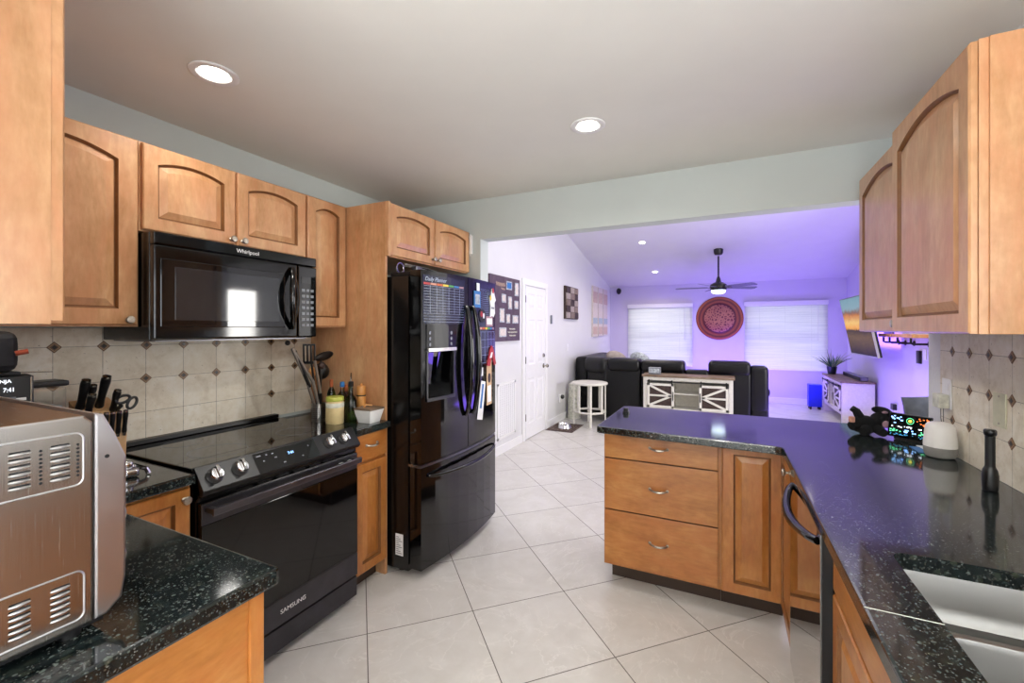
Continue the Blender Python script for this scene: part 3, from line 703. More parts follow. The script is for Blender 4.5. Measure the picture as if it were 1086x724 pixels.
m = MB(); cstrip(m, 2.490, 2.944, .668, ZT); dr_ = m.build('door', 'black_gloss', T)
m = MB(); cstrip(m, 2.036, 2.944, .055, .645); fz = m.build('freezer_drawer', 'black_gloss', T)
m = MB(); cstrip(m, 2.036, 2.944, .646, .660, back=-1.64, n1=-.004); m.build('seam_trim', 'dark_steel', T)
# dispenser
m = MB(); cstrip(m, 2.074, 2.326, 1.325, 1.475, n0=.0005, n1=.006, k=4); dp = m.build('dispenser_panel', 'black_gloss', dl_)
m = MB(); cstrip(m, 2.074, 2.326, 1.318, 1.338, n0=.0005, n1=.020, k=4); m.build('dispenser_shelf', 'steel', dl_)
m = MB(); cstrip(m, 2.074, 2.086, 1.03, 1.32, n0=-.001, n1=.006, k=1); cstrip(m, 2.314, 2.326, 1.03, 1.32, n0=-.001, n1=.006, k=1); cstrip(m, 2.074, 2.326, 1.025, 1.045, n0=-.004, n1=.010, k=4)
m.build('dispenser_frame', 'black_plastic', dl_)
m = MB(); m.prism([(-1.6295, 2.12, 1.31), (-1.575, 2.12, 1.31), (-1.60, 2.12, 1.12), (-1.6295, 2.12, 1.10)], (0, .05, 0)); m.prism([(-1.6295, 2.22, 1.31), (-1.575, 2.22, 1.31), (-1.60, 2.22, 1.12), (-1.6295, 2.22, 1.10)], (0, .05, 0))
m.build('dispenser_lever', 'dark_glass', dl_)
m = MB(); m.lathe([(.02, 0), (.03, .03)], (-1.597, 2.195, 1.285), n=14); m.build('spout', 'grey_fabric', dl_)
m = MB()
for k in range(3):
    for y in (2.10, 2.29): m.lathe([(.011, 0), (.011, .001)], FF(y, 1.36 + k * .034, .006), (1, 0, 0), 14)
m.build('dispenser_button', 'grey_print', dl_)
# handles: two bowed bars beside the seam, one bowed bar along the drawer
for y, par in ((2.447, dl_), (2.535, dr_)):
    m = MB(); P = []; R_ = []
    for i in range(25):
        a = i / 24; P.append((fx(y) + .006 + .048 * math.sin(math.pi * a) ** .6, y - (.005 if y < 2.49 else -.005) * math.sin(math.pi * a), .885 + .72 * a)); R_.append(.013 + .007 * math.sin(math.pi * a))
    m.tube(P, R_, 12); m.build('door_handle', 'black_gloss', par)
m = MB(); P = []
for i in range(31):
    a = i / 30; y = 2.09 + .80 * a; P.append((fx(y) + .006 + .050 * math.sin(math.pi * a) ** .5, y, .590 - .010 * math.sin(math.pi * a)))
m.tube(P, [.009 + .004 * math.sin(math.pi * i / 30) for i in range(31)], 10); m.build('drawer_handle', 'black_gloss', fz)
# sticker on its side
m = MB(); m.box(-1.756, -1.700, 2.0385, 2.0405, .110, .237); st = m.build('rating_sticker', 'paper', T)
m = MB()
for k in range(9): m.box(-1.750, -1.707 - (k % 3) * .012, 2.0378, 2.0386, .121 + k * .012, .125 + k * .012)
m.build('print', 'grey_print', st)
m = MB(); P = [(-1.63 + .012 * math.cos(i / 3), 2.033, .655 + .008 * math.sin(i / 3)) for i in range(14)]; m.tube(P, .004, 6); m.box(-1.655, -1.62, 2.0315, 2.0355, .651, .663)
m.build('hinge_pin', 'nickel', T)
# what hangs on it
T2 = thing('magnetic_planner', 'dark magnetic weekly planner with white ruled lines on the refrigerator door above the dispenser', 'planner', (-1.54, 2.25, 1.45))
A0, A1 = 2.048, 2.436
m = MB(); cstrip(m, A0, A1, 1.482, 1.768, n0=.001, n1=.0025); m.build('sheet', 'planner', T2)
text('Daily Planner', .034, lambda u, v, n: FF(2.05 + .012 + u, 1.745 + v, .0028 + n), 'lettering', 'line_white', T2, align='LEFT', shear=.3)
hdr = ('red_bit', 'plush_pink', 'orange_bit', 'yellow_bit', 'green_bit', 'blue_bit', 'plush_mauve')
for k, c in enumerate(hdr):
    m = MB(); a = A0 + .004 + (A1 - A0 - .008) * k / 7; cstrip(m, a, a + .050, 1.712, 1.724, n0=.0025, n1=.003, k=1); m.build('day_heading', c, T2)
m = MB()
for k in range(14): cstrip(m, A0 + .006, A1 - .006, 1.494 + k * .0162, 1.4952 + k * .0162, n0=.0025, n1=.003, k=6)
for k in range(1, 7):
    a = A0 + (A1 - A0) * k / 7; cstrip(m, a, a + .0014, 1.542, 1.708, n0=.0025, n1=.003, k=1)
m.build('ruled_lines', 'line_white', T2)
T2 = thing('magnetic_planner', 'blue-black magnetic planner with white grid on the refrigerator door behind the magnets', 'planner', (-1.54, 2.76, 1.1))
m = MB(); cstrip(m, 2.585, 2.93, 1.20, 1.772, n0=.001, n1=.0025); m.build('sheet', 'planner', T2)
m = MB()
for k in range(14): cstrip(m, 2.65, 2.80, 1.555 + k * .0135, 1.5563 + k * .0135, n0=.0025, n1=.003, k=2)
for k in range(5): cstrip(m, 2.60, 2.92, 1.21 + k * .055, 1.2118 + k * .055, n0=.0025, n1=.003, k=3)
for k in range(6): cstrip(m, 2.60 + k * .062, 2.602 + k * .062, 1.21, 1.43, n0=.0025, n1=.003, k=1)
m.build('ruled_lines', 'line_white', T2)
for k, c in enumerate(hdr):
    m = MB(); a = 2.60 + .045 * k; cstrip(m, a, a + .038, 1.448, 1.464, n0=.0025, n1=.003, k=1); m.build('day_heading', c, T2)
def flat(name, label, cat, pts, t, mat, n0=.0035, extra=(), grp='magnets and papers on the refrigerator door'):
    T3 = thing(name, label, cat, FF(sum(p[0] for p in pts) / len(pts), min(p[1] for p in pts), n0), group=grp)
    m = MB(); a = [FF(p[0], p[1], n0) for p in pts]; b = [FF(p[0], p[1], n0 + t) for p in pts]; m.rings([a, b]); m.build('backing', mat, T3)
    for (nm, mt, q) in extra:
        m = MB(); m.rings([[FF(p[0], p[1], n0 + t - .001) for p in q], [FF(p[0], p[1], n0 + t + .0015) for p in q]]); m.build(nm, mt, T3)
def R4(a, b, c, d): return [(a, c), (b, c), (b, d), (a, d)]
def EL(a, b, c, d, n=14): return [((a + b) / 2 + (b - a) / 2 * math.cos(2 * math.pi * i / n), (c + d) / 2 + (d - c) / 2 * math.sin(2 * math.pi * i / n)) for i in range(n)]
flat('magnet', 'small white rectangular magnet at the top edge of the refrigerator door', 'magnet', R4(2.596, 2.635, 1.715, 1.768), .003, 'paper')
flat('photo_magnet', 'blue photo magnet with a pale picture on the refrigerator door', 'magnet', R4(2.555, 2.648, 1.600, 1.712), .004, 'blue_bit', extra=[('picture', 'photo_grey', R4(2.572, 2.632, 1.622, 1.69))])
flat('figure_magnet', 'white figure-shaped magnet with red and yellow trim on the refrigerator door', 'magnet',
     [(2.815, 1.54), (2.86, 1.55), (2.885, 1.54), (2.915, 1.57), (2.905, 1.65), (2.935, 1.67), (2.91, 1.70), (2.885, 1.75), (2.85, 1.75), (2.835, 1.70), (2.805, 1.68), (2.825, 1.62)], .006, 'paper',
     extra=[('head', 'red_bit', EL(2.85, 2.89, 1.715, 1.758)), ('sleeve', 'yellow_bit', EL(2.805, 2.835, 1.66, 1.70)), ('belt', 'grey_print', R4(2.835, 2.895, 1.60, 1.615))])
flat('round_magnet', 'round dark magnet with red and white patches beside the door handles', 'magnet', EL(2.625, 2.725, 1.50, 1.59), .006, 'black_matte', extra=[('patch', 'red_bit', EL(2.64, 2.675, 1.535, 1.575)), ('patch', 'paper', EL(2.68, 2.705, 1.525, 1.565))])
flat('paper_note', 'pale pink paper note under the figure magnet', 'note', R4(2.745, 2.875, 1.470, 1.545), .001, 'plush_mauve', extra=[('print', 'paper', R4(2.76, 2.86, 1.485, 1.53))])
flat('bag_clip', 'red and white ribbon-shaped clip hanging above the tan strip', 'clip', [(2.745, 1.19), (2.80, 1.30), (2.835, 1.33), (2.87, 1.30), (2.93, 1.19), (2.89, 1.18), (2.84, 1.26), (2.80, 1.18)], .008, 'red_bit', extra=[('stripe', 'paper', [(2.79, 1.24), (2.82, 1.28), (2.85, 1.28), (2.83, 1.24)])], n0=.006)
flat('paper_strip', 'long tan paper strip with dark print hanging on the refrigerator', 'paper strip', R4(2.755, 2.85, .90, 1.225), .002, 'tan_bit', extra=[('print', 'art_dark', EL(2.775, 2.83, 1.06, 1.13)), ('print', 'paper', R4(2.77, 2.835, .92, 1.04))])
flat('coupon_strip', 'tilted white paper strip with blue print, lowest on the refrigerator door', 'paper strip', [(2.60, .83), (2.68, .812), (2.735, 1.075), (2.665, 1.09)], .002, 'paper', extra=[('print', 'blue_bit', [(2.64, .90), (2.665, .895), (2.705, 1.06), (2.68, 1.065)])])
flat('magnet', 'tiny white tag magnet beside the tan paper strip', 'magnet', R4(2.661, 2.690, 1.122, 1.18), .003, 'paper')
# wire whisk-like rack lying on top of it
T2 = thing('wire_basket', 'chrome wire kitchen rack lying on top of the refrigerator', 'wire rack', (-1.8, 2.2, 1.766))
m = MB(); m.tube([(-1.815, 2.15 + .032 * math.cos(i * math.pi / 12), 1.832 + .032 * math.sin(i * math.pi / 12)) for i in range(24)], .0045, 6, closed=True)
for k in range(3): m.tube([(-1.83 + k * .012, 2.18, 1.85 + .006 * k), (-1.76 + k * .01, 2.33, 1.845), (-1.72, 2.46, 1.815 + .006 * k)], .003, 6)
m.tube([(-1.815, 2.15, 1.80), (-1.815, 2.16, 1.7665), (-1.78, 2.3, 1.7685), (-1.74, 2.44, 1.7685), (-1.72, 2.46, 1.815)], .003, 6)
m.build('wire_frame', 'chrome', T2)
box(-1.80, -1.76, 2.24, 2.36, 1.826, 1.856, bev=.006).build('grip', 'dark_steel', T2)
m = MB(); m.box(-1.781, -1.768, 2.9265, 2.9295, 2.02, 2.19, .001); P = [(-1.772, 2.921, 2.19), (-1.760, 2.921, 2.12), (-1.772, 2.921, 2.03)]
m.box(-1.777, -1.752, 2.905, 2.929, 2.03, 2.18, .008)
solo(m, 'alarm_sensor', 'white_plastic', 'slim white plastic device fixed beside the cabinet above the refrigerator', 'sensor', (-1.765, 2.92, 2.03))

# ================================================================== TOASTER OVEN
T = thing('toaster_oven', 'large stainless toaster oven with louvred side on the near counter', 'toaster oven', (-1.25, .22, .914))
x0, x1 = -1.50, -1.0; yb, yf = .062, .372; zb, zt = .936, 1.300
m = MB(); pf = [(yb, zb), (yf, zb), (yf, zt - .012), (yf - .012, zt), (yb + .012, zt), (yb, zt - .012)]
m.prism([(x0, a, b) for a, b in pf], (x1 - x0, 0, 0), bev=.004); body = m.build('housing', 'oven_side', T)
m = MB(); pf = [(yf + .001, zb + .002), (yf + .018, zb + .003), (yf + .040, zb + .022), (yf + .046, zb + .06), (yf + .047, 1.215), (yf + .030, 1.262), (yf + .014, zt - .002), (yf + .001, zt + .001)]
m.prism([(x0 - .002, a, b) for a, b in pf], (x1 - x0 + .004, 0, 0), bev=.004); fr_ = m.build('front_frame', 'oven_trim', T)
f = FB(yf + .047); m = MB(); fbox(m, f, x0 + .03, x1 - .14, zb + .06, 1.20, 0, .006, .002); dd = m.build('glass_door', 'dark_glass', T)
m = MB(); m.tube([(x0 + .05, yf + .053, 1.19), (x0 + .05, yf + .085, 1.195), (x1 - .16, yf + .085, 1.195), (x1 - .16, yf + .053, 1.19)], .007, 8); m.build('handle', 'steel', dd)
for z in (1.01, 1.09, 1.17): MB().lathe([(.02, 0), (.02, .018), (.017, .022)], (x1 - .07, yf + .048, z), (0, 1, 0)).build('knob', 'steel', T)
m = MB()
for y in (.10, .35):
    for x in (x0 + .04, x1 - .03): m.lathe([(.016, 0), (.016, .022)], (x, y, .9145), n=12)
m.box(x0 + .02, x1 - .012, .08, .39, .926, .936); m.build('foot', 'black_plastic', T)
# louvred side: two embossed fields with slats
def emb(m, pts, n, r=.0016): m.tube([(x1 + n, a, b) for a, b in pts], r, 6)
m = MB()
def rr_(ya, yb2, za, zb2, rad=.014, top=True):
    P = []
    for cx, cz, a0 in ((yb2 - rad, zb2 - rad, 90), (yb2 - rad, za + rad, 0)):
        for i in range(7): a = math.radians(a0 - i * 15); P.append((cx + rad * math.cos(a), cz + rad * math.sin(a)))
    return [(ya, zb2)] + P + [(ya, za)]
emb(m, rr_(.064, .3585, 1.182, 1.272, .012), .0002); emb(m, rr_(.064, .3595, .950, 1.034, .012), .0002)
m.build('embossed_frame', 'oven_trim', body)
for (zs, n_, pitch, tl, sh) in ((1.196, 6, .0107, .0, 0), (.962, 6, .0100, 0, 0)):
    for (ya, yc) in ((.3157, .3428), (.2684, .2961), (.2205, .249), (.172, .201), (.124, .153)):
        m = MB(); q = MB()
        for k in range(n_):
            z = zs + k * pitch + (.0 if zs > 1.1 else 0)
            P = []
            t_ = bmesh.new(); bmesh.ops.create_uvsphere(t_, u_segments=16, v_segments=8, radius=1)
            bmesh.ops.transform(t_, matrix=Matrix.Translation((x1 - .0015, (ya + yc) / 2, z + .0028)) @ Matrix.Diagonal((.0055, (yc - ya) / 2, .0030, 1)), verts=t_.verts)
            o_ = m.sm; m.sm = True; m.merge(t_); m.sm = o_
            q.box(x1 - .002, x1 + .0004, ya + .002, yc - .002, z + .0050, z + .0074)
        m.build('louvre', 'oven_trim', body); q.build('vent_slot', 'black_matte', body)
m = MB()
for yy in (.3058, .3514):
    for k in range(9): m.lathe([(.0021, 0), (.0021, .0006)], (x1, yy, 1.199 + k * .0066), (1, 0, 0), 8)
m.lathe([(.0035, 0), (.0035, .001)], (x1 + .0022, yf + .018, 1.222), (1, 0, 0), 8)
m.build('vent_holes', 'black_matte', body)
m = MB()
for k in range(5):
    m.box(-1.30 + k * .022, -1.287 + k * .022, .20, .30, zt - .001, zt + .0012)
m.build('top_vent', 'black_matte', body)

# ================================================================== LEFT COUNTER OBJECTS
T = thing('countertop_grill', 'black countertop cooker with its lid open and a lit clock, behind the toaster oven', 'cooker', (-2.12, .42, .914))
m = MB(); m.box(-2.34, -2.03, .22, .600, .93, 1.262, .015)
for x in (-2.32, -2.05):
    for y in (.26, .56): m.lathe([(.015, 0), (.015, .02)], (x, y, .9145), n=12)
m.build('body', 'black_plastic', T)
m = MB(); m.prism([(-2.031, .22, 1.15), (-2.005, .22, 1.15), (-2.012, .22, 1.300), (-2.06, .22, 1.305), (-2.20, .22, 1.262)], (0, .380, 0), bev=.004); c_ = m.build('control_panel', 'black_plastic', T)
f = lambda u, v, n: (-2.0075 + n, u, v)
text('NINJA', .018, lambda u, v, n: f(.528 + u * .85, 1.287 + v * .8, .001 + n), 'lettering', 'lcd_white', T)
text('7:41', .019, lambda u, v, n: f(.543 + u * .8, 1.260 + v, .003 + n), 'clock_digits', 'lcd_white', T)
m = MB()
for k in range(3): fbox(m, f, .49 + .0 * k, .52, 1.175 + k * .016, 1.181 + k * .016, 0, .003); fbox(m, f, .535, .558, 1.205 + k * .013, 1.211 + k * .013, 0, .003)
m.build('buttons', 'grey_print', c_)
for a, b in ((.533, .553), (.558, .581)): m = MB(); fbox(m, f, a, b, 1.224, 1.233, 0, .003, .001); m.build('button', 'white_plastic', c_)
m = MB(); fbox(m, f, .590, .594, 1.16, 1.297, -.004, .002); m.build('edge_strip', 'nickel', c_)
m = MB(); q = Matrix.Translation((-2.03, .455, 1.375)) @ Matrix.Rotation(math.radians(14), 4, 'Z')
m.box(-.05, .05, -.14, .105, -.066, .066, .045, 4, M4=q) if False else m.box(-.045, .045, -.16, .115, -.062, .070, .04, 4, M4=q)
m.box(-2.22, -2.04, .30, .58, 1.300, 1.314, .006); m.build('lid', 'black_matte', T)
m = MB(); m.tube([(-2.00, .555, 1.374), (-1.995, .582, 1.380)], .008, 8); m.build('lid_hinge', 'copper', T)
m = MB(); m.tube([(-2.10, .50, 1.312), (-2.06, .66, 1.306)], .0025, 6); m.build('wire', 'nickel', T)

T = thing('storage_canister', 'clear square canister with a black lid, between the cooker and the knife block', 'canister', (-2.24, .685, .914))
m = MB(); m.box(-2.29, -2.19, .635, .740, .915, 1.240, .012, 3); m.build('jar', 'canister_clear', T)
m = MB(); m.box(-2.295, -2.185, .630, .746, 1.241, 1.262, .008); m.build('lid', 'black_plastic', T)
m = MB(); m.box(-2.284, -2.196, .642, .733, .922, 1.17, .01); m.build('filling', 'photo_grey', T)

# knife block with its knives
T = thing('knife_block', 'pale wooden knife block on the counter beside the range', 'knife block', (-2.24, .85, .914))
m = MB(); m.prism([(-2.33, .79, .915), (-2.185, .79, .915), (-2.175, .79, 1.045), (-2.19, .79, 1.065), (-2.23, .79, 1.125), (-2.33, .79, 1.165)], (0, .125, 0), bev=.004)
m.build('block', 'pale_wood', T)
def knife(base, d, L_, label, nm='kitchen_knife', r_=.0145, grp='black-handled knives in the block'):
    base = Vector(base); d = Vector(d).normalized()
    K = thing(nm, label, 'knife', tuple(base), group=grp)
    m = MB(); P = [base + d * (L_ * a) for a in (0, .08, .3, .6, .85, .97, 1)]; w = (.8, 1, .85, .95, 1.1, 1.05, .7)
    m.tube(P, [r_ * k for k in w], 10); m.build('grip', 'black_plastic', K)
    m = MB(); m.lathe([(r_ * 1.0, 0), (r_ * .95, .006), (r_ * .6, .008)], tuple(base + d * L_), d, 12); m.build('end_cap', 'nickel', K)
    m = MB(); m.tube([base - d * .012, base], r_ * .7, 8); m.build('bolster', 'nickel', K)
up = (.42, -.02, .9)
knife((-2.265, .800, 1.135), (.40, .02, .92), .125, 'tall black-handled knife at the canister end of the block')
knife((-2.228, .812, 1.120), (.40, .02, .92), .080, 'short black-handled knife in front of the tall one at the canister end', r_=.013)
knife((-2.262, .826, 1.140), (.40, .02, .92), .095, 'short black-handled knife, second along the upper row of the block', r_=.011)
knife((-2.262, .858, 1.135), (.40, .03, .92), .135, 'thick black-handled knife rising highest in the middle of the block', r_=.015)
knife((-2.228, .888, 1.120), (.40, .03, .92), .088, 'black-handled knife between the highest knife and the scissors', r_=.012)
for k in range(6):
    knife((-2.172, .801 + .0205 * k, 1.035), (.14, 0, .99), .085, ['steak knife nearest the canister in the lower row of six', 'second steak knife from the canister in the lower row', 'third steak knife from the canister in the lower row', 'third steak knife from the scissors side in the lower row', 'second steak knife from the range in the lower row', 'steak knife nearest the range in the lower row of six'][k], 'steak_knife', .0085, 'steak knives in the lower row of the block')
for k in range(6):
    pass
T = thing('kitchen_scissors', 'black-handled kitchen scissors standing in the knife block', 'scissors', (-2.25, .905, 1.14))
m = MB()
for (dy, dz, a0) in ((.012, .035, .3), (.046, .016, 1.1)):
    C_ = Vector((-2.20, .900 + dy * .9, 1.130 + dz))
    m.tube([C_ + Vector((.0, .024 * math.cos(t) * math.cos(a0) - .014 * math.sin(t) * math.sin(a0), .024 * math.cos(t) * math.sin(a0) + .014 * math.sin(t) * math.cos(a0))) for t in [i * math.pi / 10 for i in range(20)]], .0055, 8, closed=True)
m.tube([(-2.24, .898, 1.11), (-2.20, .905, 1.14)], .008, 8); m.build('loop_handles', 'black_plastic', T)
m = MB(); m.tube([(-2.20, .80 + .05, .905)] * 2, .0001, 3) if False else m.box(-1.985, -1.915, .795, .845, .9145, .945, .012, 3); m.box(-1.975, -1.93, .80, .835, .94, .975, .014, 3); m.tube([(-1.95, .84, .95), (-1.92, .865, .935), (-1.915, .87, .9175)], .008, 8)
solo(m, 'bottle_opener', 'chrome', 'small shiny chrome kitchen gadget on the counter by the range', 'gadget', (-1.95, .82, .914))

# ------------------------------------------------------------------ counter between range and refrigerator
ZC = .9145
def utensil_pot(x, y, r, h, label):
    T = thing('utensil_holder', label, 'utensil holder', (x, y, ZC))
    m = MB(); m.lathe([(r * .98, 0), (r, .004), (r, h), (r - .003, h), (r - .003, .006), (.001, .006)], (x, y, ZC), n=28); m.build('cup', 'steel', T)
    m = MB()
    for i in range(18):
        for k in range(6):
            a = 2 * math.pi * i / 18; c = (x + math.cos(a) * r, y + math.sin(a) * r, ZC + .025 + k * (h - .04) / 6)
            m.lathe([(.0035, 0), (.0035, .0006)], c, (math.cos(a), math.sin(a), 0), 6)
    m.build('perforations', 'black_matte', T); return T
utensil_pot(-2.12, 1.800, .040, .105, 'perforated steel holder full of cooking utensils behind the range knobs')
T = thing('tongs', 'steel and black kitchen tongs leaning toward the range backsplash', 'tongs', (-2.12, 1.79, .93))
m = MB(); m.tube([(-2.11, 1.79, .93), (-2.13, 1.73, 1.15), (-2.14, 1.64, 1.345)], .009, 8); m.tube([(-2.095, 1.80, .93), (-2.115, 1.755, 1.15), (-2.14, 1.645, 1.345)], .009, 8); m.build('arms', 'steel', T)
m = MB(); m.tube([(-2.125, 1.742, 1.12), (-2.138, 1.655, 1.33)], .0095, 8); m.ball((-2.143, 1.615, 1.375), .014, n=12); m.build('grips', 'black_plastic', T)
T = thing('slotted_spatula', 'black slotted spatula head up in the steel holder', 'spatula', (-2.14, 1.80, .93))
m = MB(); m.tube([(-2.12, 1.80, .93), (-2.14, 1.765, 1.26)], .006, 8)
q = Matrix.Translation((-2.145, 1.755, 1.31)) @ Matrix.Rotation(math.radians(38), 4, 'Z') @ Matrix.Rotation(math.radians(4), 4, 'X')
for i in range(4): m.box(-.034 + i * .0195, -.0245 + i * .0195, -.003, .003, -.05, .05, .001, M4=q)
m.box(-.034, .034, -.003, .003, .045, .056, .002, M4=q); m.box(-.034, .034, -.003, .003, -.06, -.045, .002, M4=q); m.build('head', 'black_plastic', T)
T = thing('steel_turner', 'steel-handled utensil with black grip in the middle of the holder', 'utensil', (-2.10, 1.80, .93))
m = MB(); m.tube([(-2.10, 1.80, .93), (-2.095, 1.79, 1.08)], .008, 8); m.build('grip', 'black_plastic', T)
m = MB(); m.tube([(-2.095, 1.79, 1.08), (-2.10, 1.755, 1.27)], .008, 8); m.build('shaft', 'steel', T)
T = thing('wooden_spoon', 'wooden spoon standing among the black utensils', 'spoon', (-2.15, 1.81, .93))
m = MB(); m.tube([(-2.14, 1.81, .93), (-2.16, 1.795, 1.17)], .006, 8); m.ball((-2.163, 1.79, 1.20), .03, (.4, .8, 1.1), 14); m.build('spoon', 'mill_wood', T)
T = thing('black_ladle', 'black ladle hanging out over the bottles from the holder', 'ladle', (-2.15, 1.83, .93))
m = MB(); m.tube([(-2.13, 1.82, .93), (-2.18, 1.86, 1.20), (-2.19, 1.875, 1.26)], .006, 8); m.ball((-2.19, 1.885, 1.195), .042, (.9, 1, 1.15), 16); m.build('bowl', 'black_plastic', T)
T = thing('serving_spoon', 'broad black serving spoon, highest and nearest the tall panel', 'spoon', (-2.16, 1.84, .93))
m = MB(); m.tube([(-2.13, 1.815, .94), (-2.20, 1.86, 1.24)], .006, 8)
m.ball((-2.21, 1.915, 1.285), .048, (.35, 1.5, .55), 16, Matrix.Rotation(math.radians(12), 3, 'X')); m.build('head', 'black_plastic', T)
m = MB(); m.ball((-2.15, 1.845, 1.235), .024, (.8, 1, .9), 14); T = thing('pastry_brush', 'utensil with a ribbed pale head beside the black ladle', 'utensil', (-2.15, 1.84, .93))
m.build('head', 'art_dark', T); m = MB(); m.tube([(-2.125, 1.81, .93), (-2.15, 1.842, 1.22)], .006, 8); m.build('shaft', 'black_plastic', T)
# jar with green lid
T = thing('sauce_jar', 'glass jar of cream-coloured sauce with a yellow-green lid', 'jar', (-1.985, 1.795, ZC))
m = MB(); m.lathe([(.045, 0), (.049, .006), (.049, .115), (.045, .130), (.045, .135)], (-1.985, 1.795, ZC), n=28); m.build('glass', 'mayo', T)
m = MB(); m.lathe([(.0495, .095), (.0498, .097), (.0498, .118), (.0492, .120)], (-1.985, 1.795, ZC), n=28); m.build('label', 'label_grey', T)
m = MB(); m.lathe([(.047, .130), (.048, .132), (.048, .150), (.045, .154), (.02, .153)], (-1.985, 1.795, ZC), n=28); m.build('lid', 'lid_green', T)
def bottle(name, label, x, y, r, h, mat, cap, neck=.4, caph=.03, extra=None):
    T = thing(name, label, 'bottle', (x, y, ZC)); hb = h * (1 - neck)
    m = MB(); m.lathe([(r * .9, 0), (r, .006), (r, hb * .85), (r * .8, hb * .95), (r * .42, hb * 1.08), (r * .36, h - caph)], (x, y, ZC), n=20); m.build('glass', mat, T)
    m = MB(); m.lathe([(r * .42, h - caph), (r * .44, h - caph + .002), (r * .44, h - .002), (r * .3, h)], (x, y, ZC), n=16); m.build('cap', cap, T); return T
T = bottle('oil_bottle', 'dark green olive oil bottle with a steel pourer beside the sauce jar', -1.935, 1.865, .033, .235, 'green_glass', 'black_plastic', .38)
m = MB(); m.tube([(-1.935, 1.865, ZC + .235), (-1.935, 1.865, ZC + .25), (-1.93, 1.862, ZC + .285)], [.006, .004, .003], 8); m.build('pourer', 'chrome', T)
bottle('oil_bottle', 'yellow oil bottle with a blue cap behind the dark green bottle', -2.03, 1.89, .03, .225, 'oil_glass', 'blue_bit', .3)
bottle('spice_bottle', 'orange-capped bottle behind the sauce jar', -2.12, 1.89, .024, .235, 'green_glass', 'terracotta', .25, .075)
bottle('spice_bottle', 'short wooden-capped bottle against the tall panel', -2.06, 1.945, .026, .20, 'clear_glass', 'terracotta', .25, .06)
T = thing('glass_shaker', 'little clear glass shaker between oil bottle and white dish', 'shaker', (-1.905, 1.925, ZC))
m = MB(); m.lathe([(.019, 0), (.021, .004), (.018, .05), (.014, .062)], (-1.905, 1.925, ZC), n=18); m.build('glass', 'clear_glass', T)
m = MB(); m.lathe([(.0145, .0625), (.0145, .080), (.008, .087)], (-1.905, 1.925, ZC), n=16); m.build('cap', 'chrome', T)
T = thing('pepper_mill', 'wooden pepper mill with a black band behind the white dish', 'pepper mill', (-1.955, 1.965, ZC))
m = MB(); m.lathe([(.028, 0), (.029, .005), (.027, .135)], (-1.955, 1.965, ZC), n=22); m.build('body', 'mill_wood', T)
m = MB(); m.lathe([(.0275, .136), (.0275, .142)], (-1.955, 1.965, ZC), n=22); m.build('band', 'black_plastic', T)
m = MB(); m.lathe([(.026, .143), (.028, .15), (.028, .19), (.024, .197), (.008, .198), (.008, .208), (.004, .212)], (-1.955, 1.965, ZC), n=22); m.build('crown', 'mill_wood', T)
T = thing('butter_dish', 'white square tapered dish with a wooden lid at the counter corner', 'dish', (-1.85, 1.905, ZC))
q = lambda s_, z: [(-1.845 - s_ * 1.0, 1.915 - s_ * .9, z), (-1.845 + s_ * 1.0, 1.915 - s_ * .9, z), (-1.845 + s_ * 1.0, 1.915 + s_ * .9, z), (-1.845 - s_ * 1.0, 1.915 + s_ * .9, z)]
m = MB(); m.rings([q(.044, ZC), q(.062, ZC + .074), q(.058, ZC + .074), q(.042, ZC + .006)]); m.build('dish', 'white_plastic', T)
m = MB(); m.rings([q(.064, ZC + .0745), q(.064, ZC + .084)]); ld = m.build('lid', 'brown_wood', T)
m = MB(); m.tube([(-1.87, 1.90, ZC + .084), (-1.865, 1.91, ZC + .098), (-1.84, 1.935, ZC + .092)], .005, 8); m.build('spoon_handle', 'mill_wood', ld)
# ================================================================== PENINSULA AND SINK RUN
T = thing('base_cabinet', 'maple peninsula cabinet with three wide drawers under the granite', 'cabinet', (-.31, 2.75, 0))
box(-.612, -.012, 2.482, 3.05, .115, .875).build('carcass', 'maple_base', T)
box(-.590, -.012, 2.585, 3.0, 0, .115).build('toe_kick', 'toe_brown', T)
f = FP(2.4815)
for a, b, c in ((.728, .868, .805), (.438, .722, .583), (.135, .432, .291)):
    d = slab_front(f, -.606, -.022, a, b, T, 'maple_across', t=.021); pull(f, -.313, c, d, .045, n0=.021)
T = thing('base_cabinet', 'narrow maple peninsula cabinet with one raised-panel door, beside the three drawers', 'cabinet', (.13, 2.75, 0))
box(-.011, .272, 2.482, 3.05, .115, .875).build('carcass', 'maple_base', T)
box(-.011, .272, 2.585, 3.0, 0, .115).build('toe_kick', 'toe_brown', T)
d = panel_door(f, -.005, .262, .122, .868, T, stile=.052, mat='maple_base')
T = thing('base_cabinet', 'maple corner cabinet with a knob, squeezed between the peninsula and the dishwasher', 'cabinet', (.58, 2.3, 0))
box(.2725, .885, 2.10, 2.48, .10, .875).build('carcass', 'maple_deep', T)
box(.35, .885, 2.10, 2.48, 0, .10).build('toe_kick', 'toe_brown', T)
f = FR(.272); d = panel_door(f, 2.10, 2.455, .122, .868, T, stile=.05, mat='maple_base'); knob(f, 2.145, .849, d, n0=.021)
T = thing('dishwasher', 'glossy black dishwasher with a bowed handle under the sink-side granite', 'dishwasher', (.55, 1.79, 0))
box(.275, .88, 1.482, 2.095, .09, .872).build('body', 'black_gloss_side', T)
box(.34, .88, 1.49, 2.09, 0, .09).build('toe_kick', 'black_matte', T)
box(.250, .2745, 1.4775, 1.4812, .10, .870).build('door_edge', 'black_matte', T)
m = MB(); m.box(.246, .2745, 1.4815, 2.093, .10, .873, .003); dw = m.build('front_panel', 'dw_gloss', T)
m = MB(); P = []
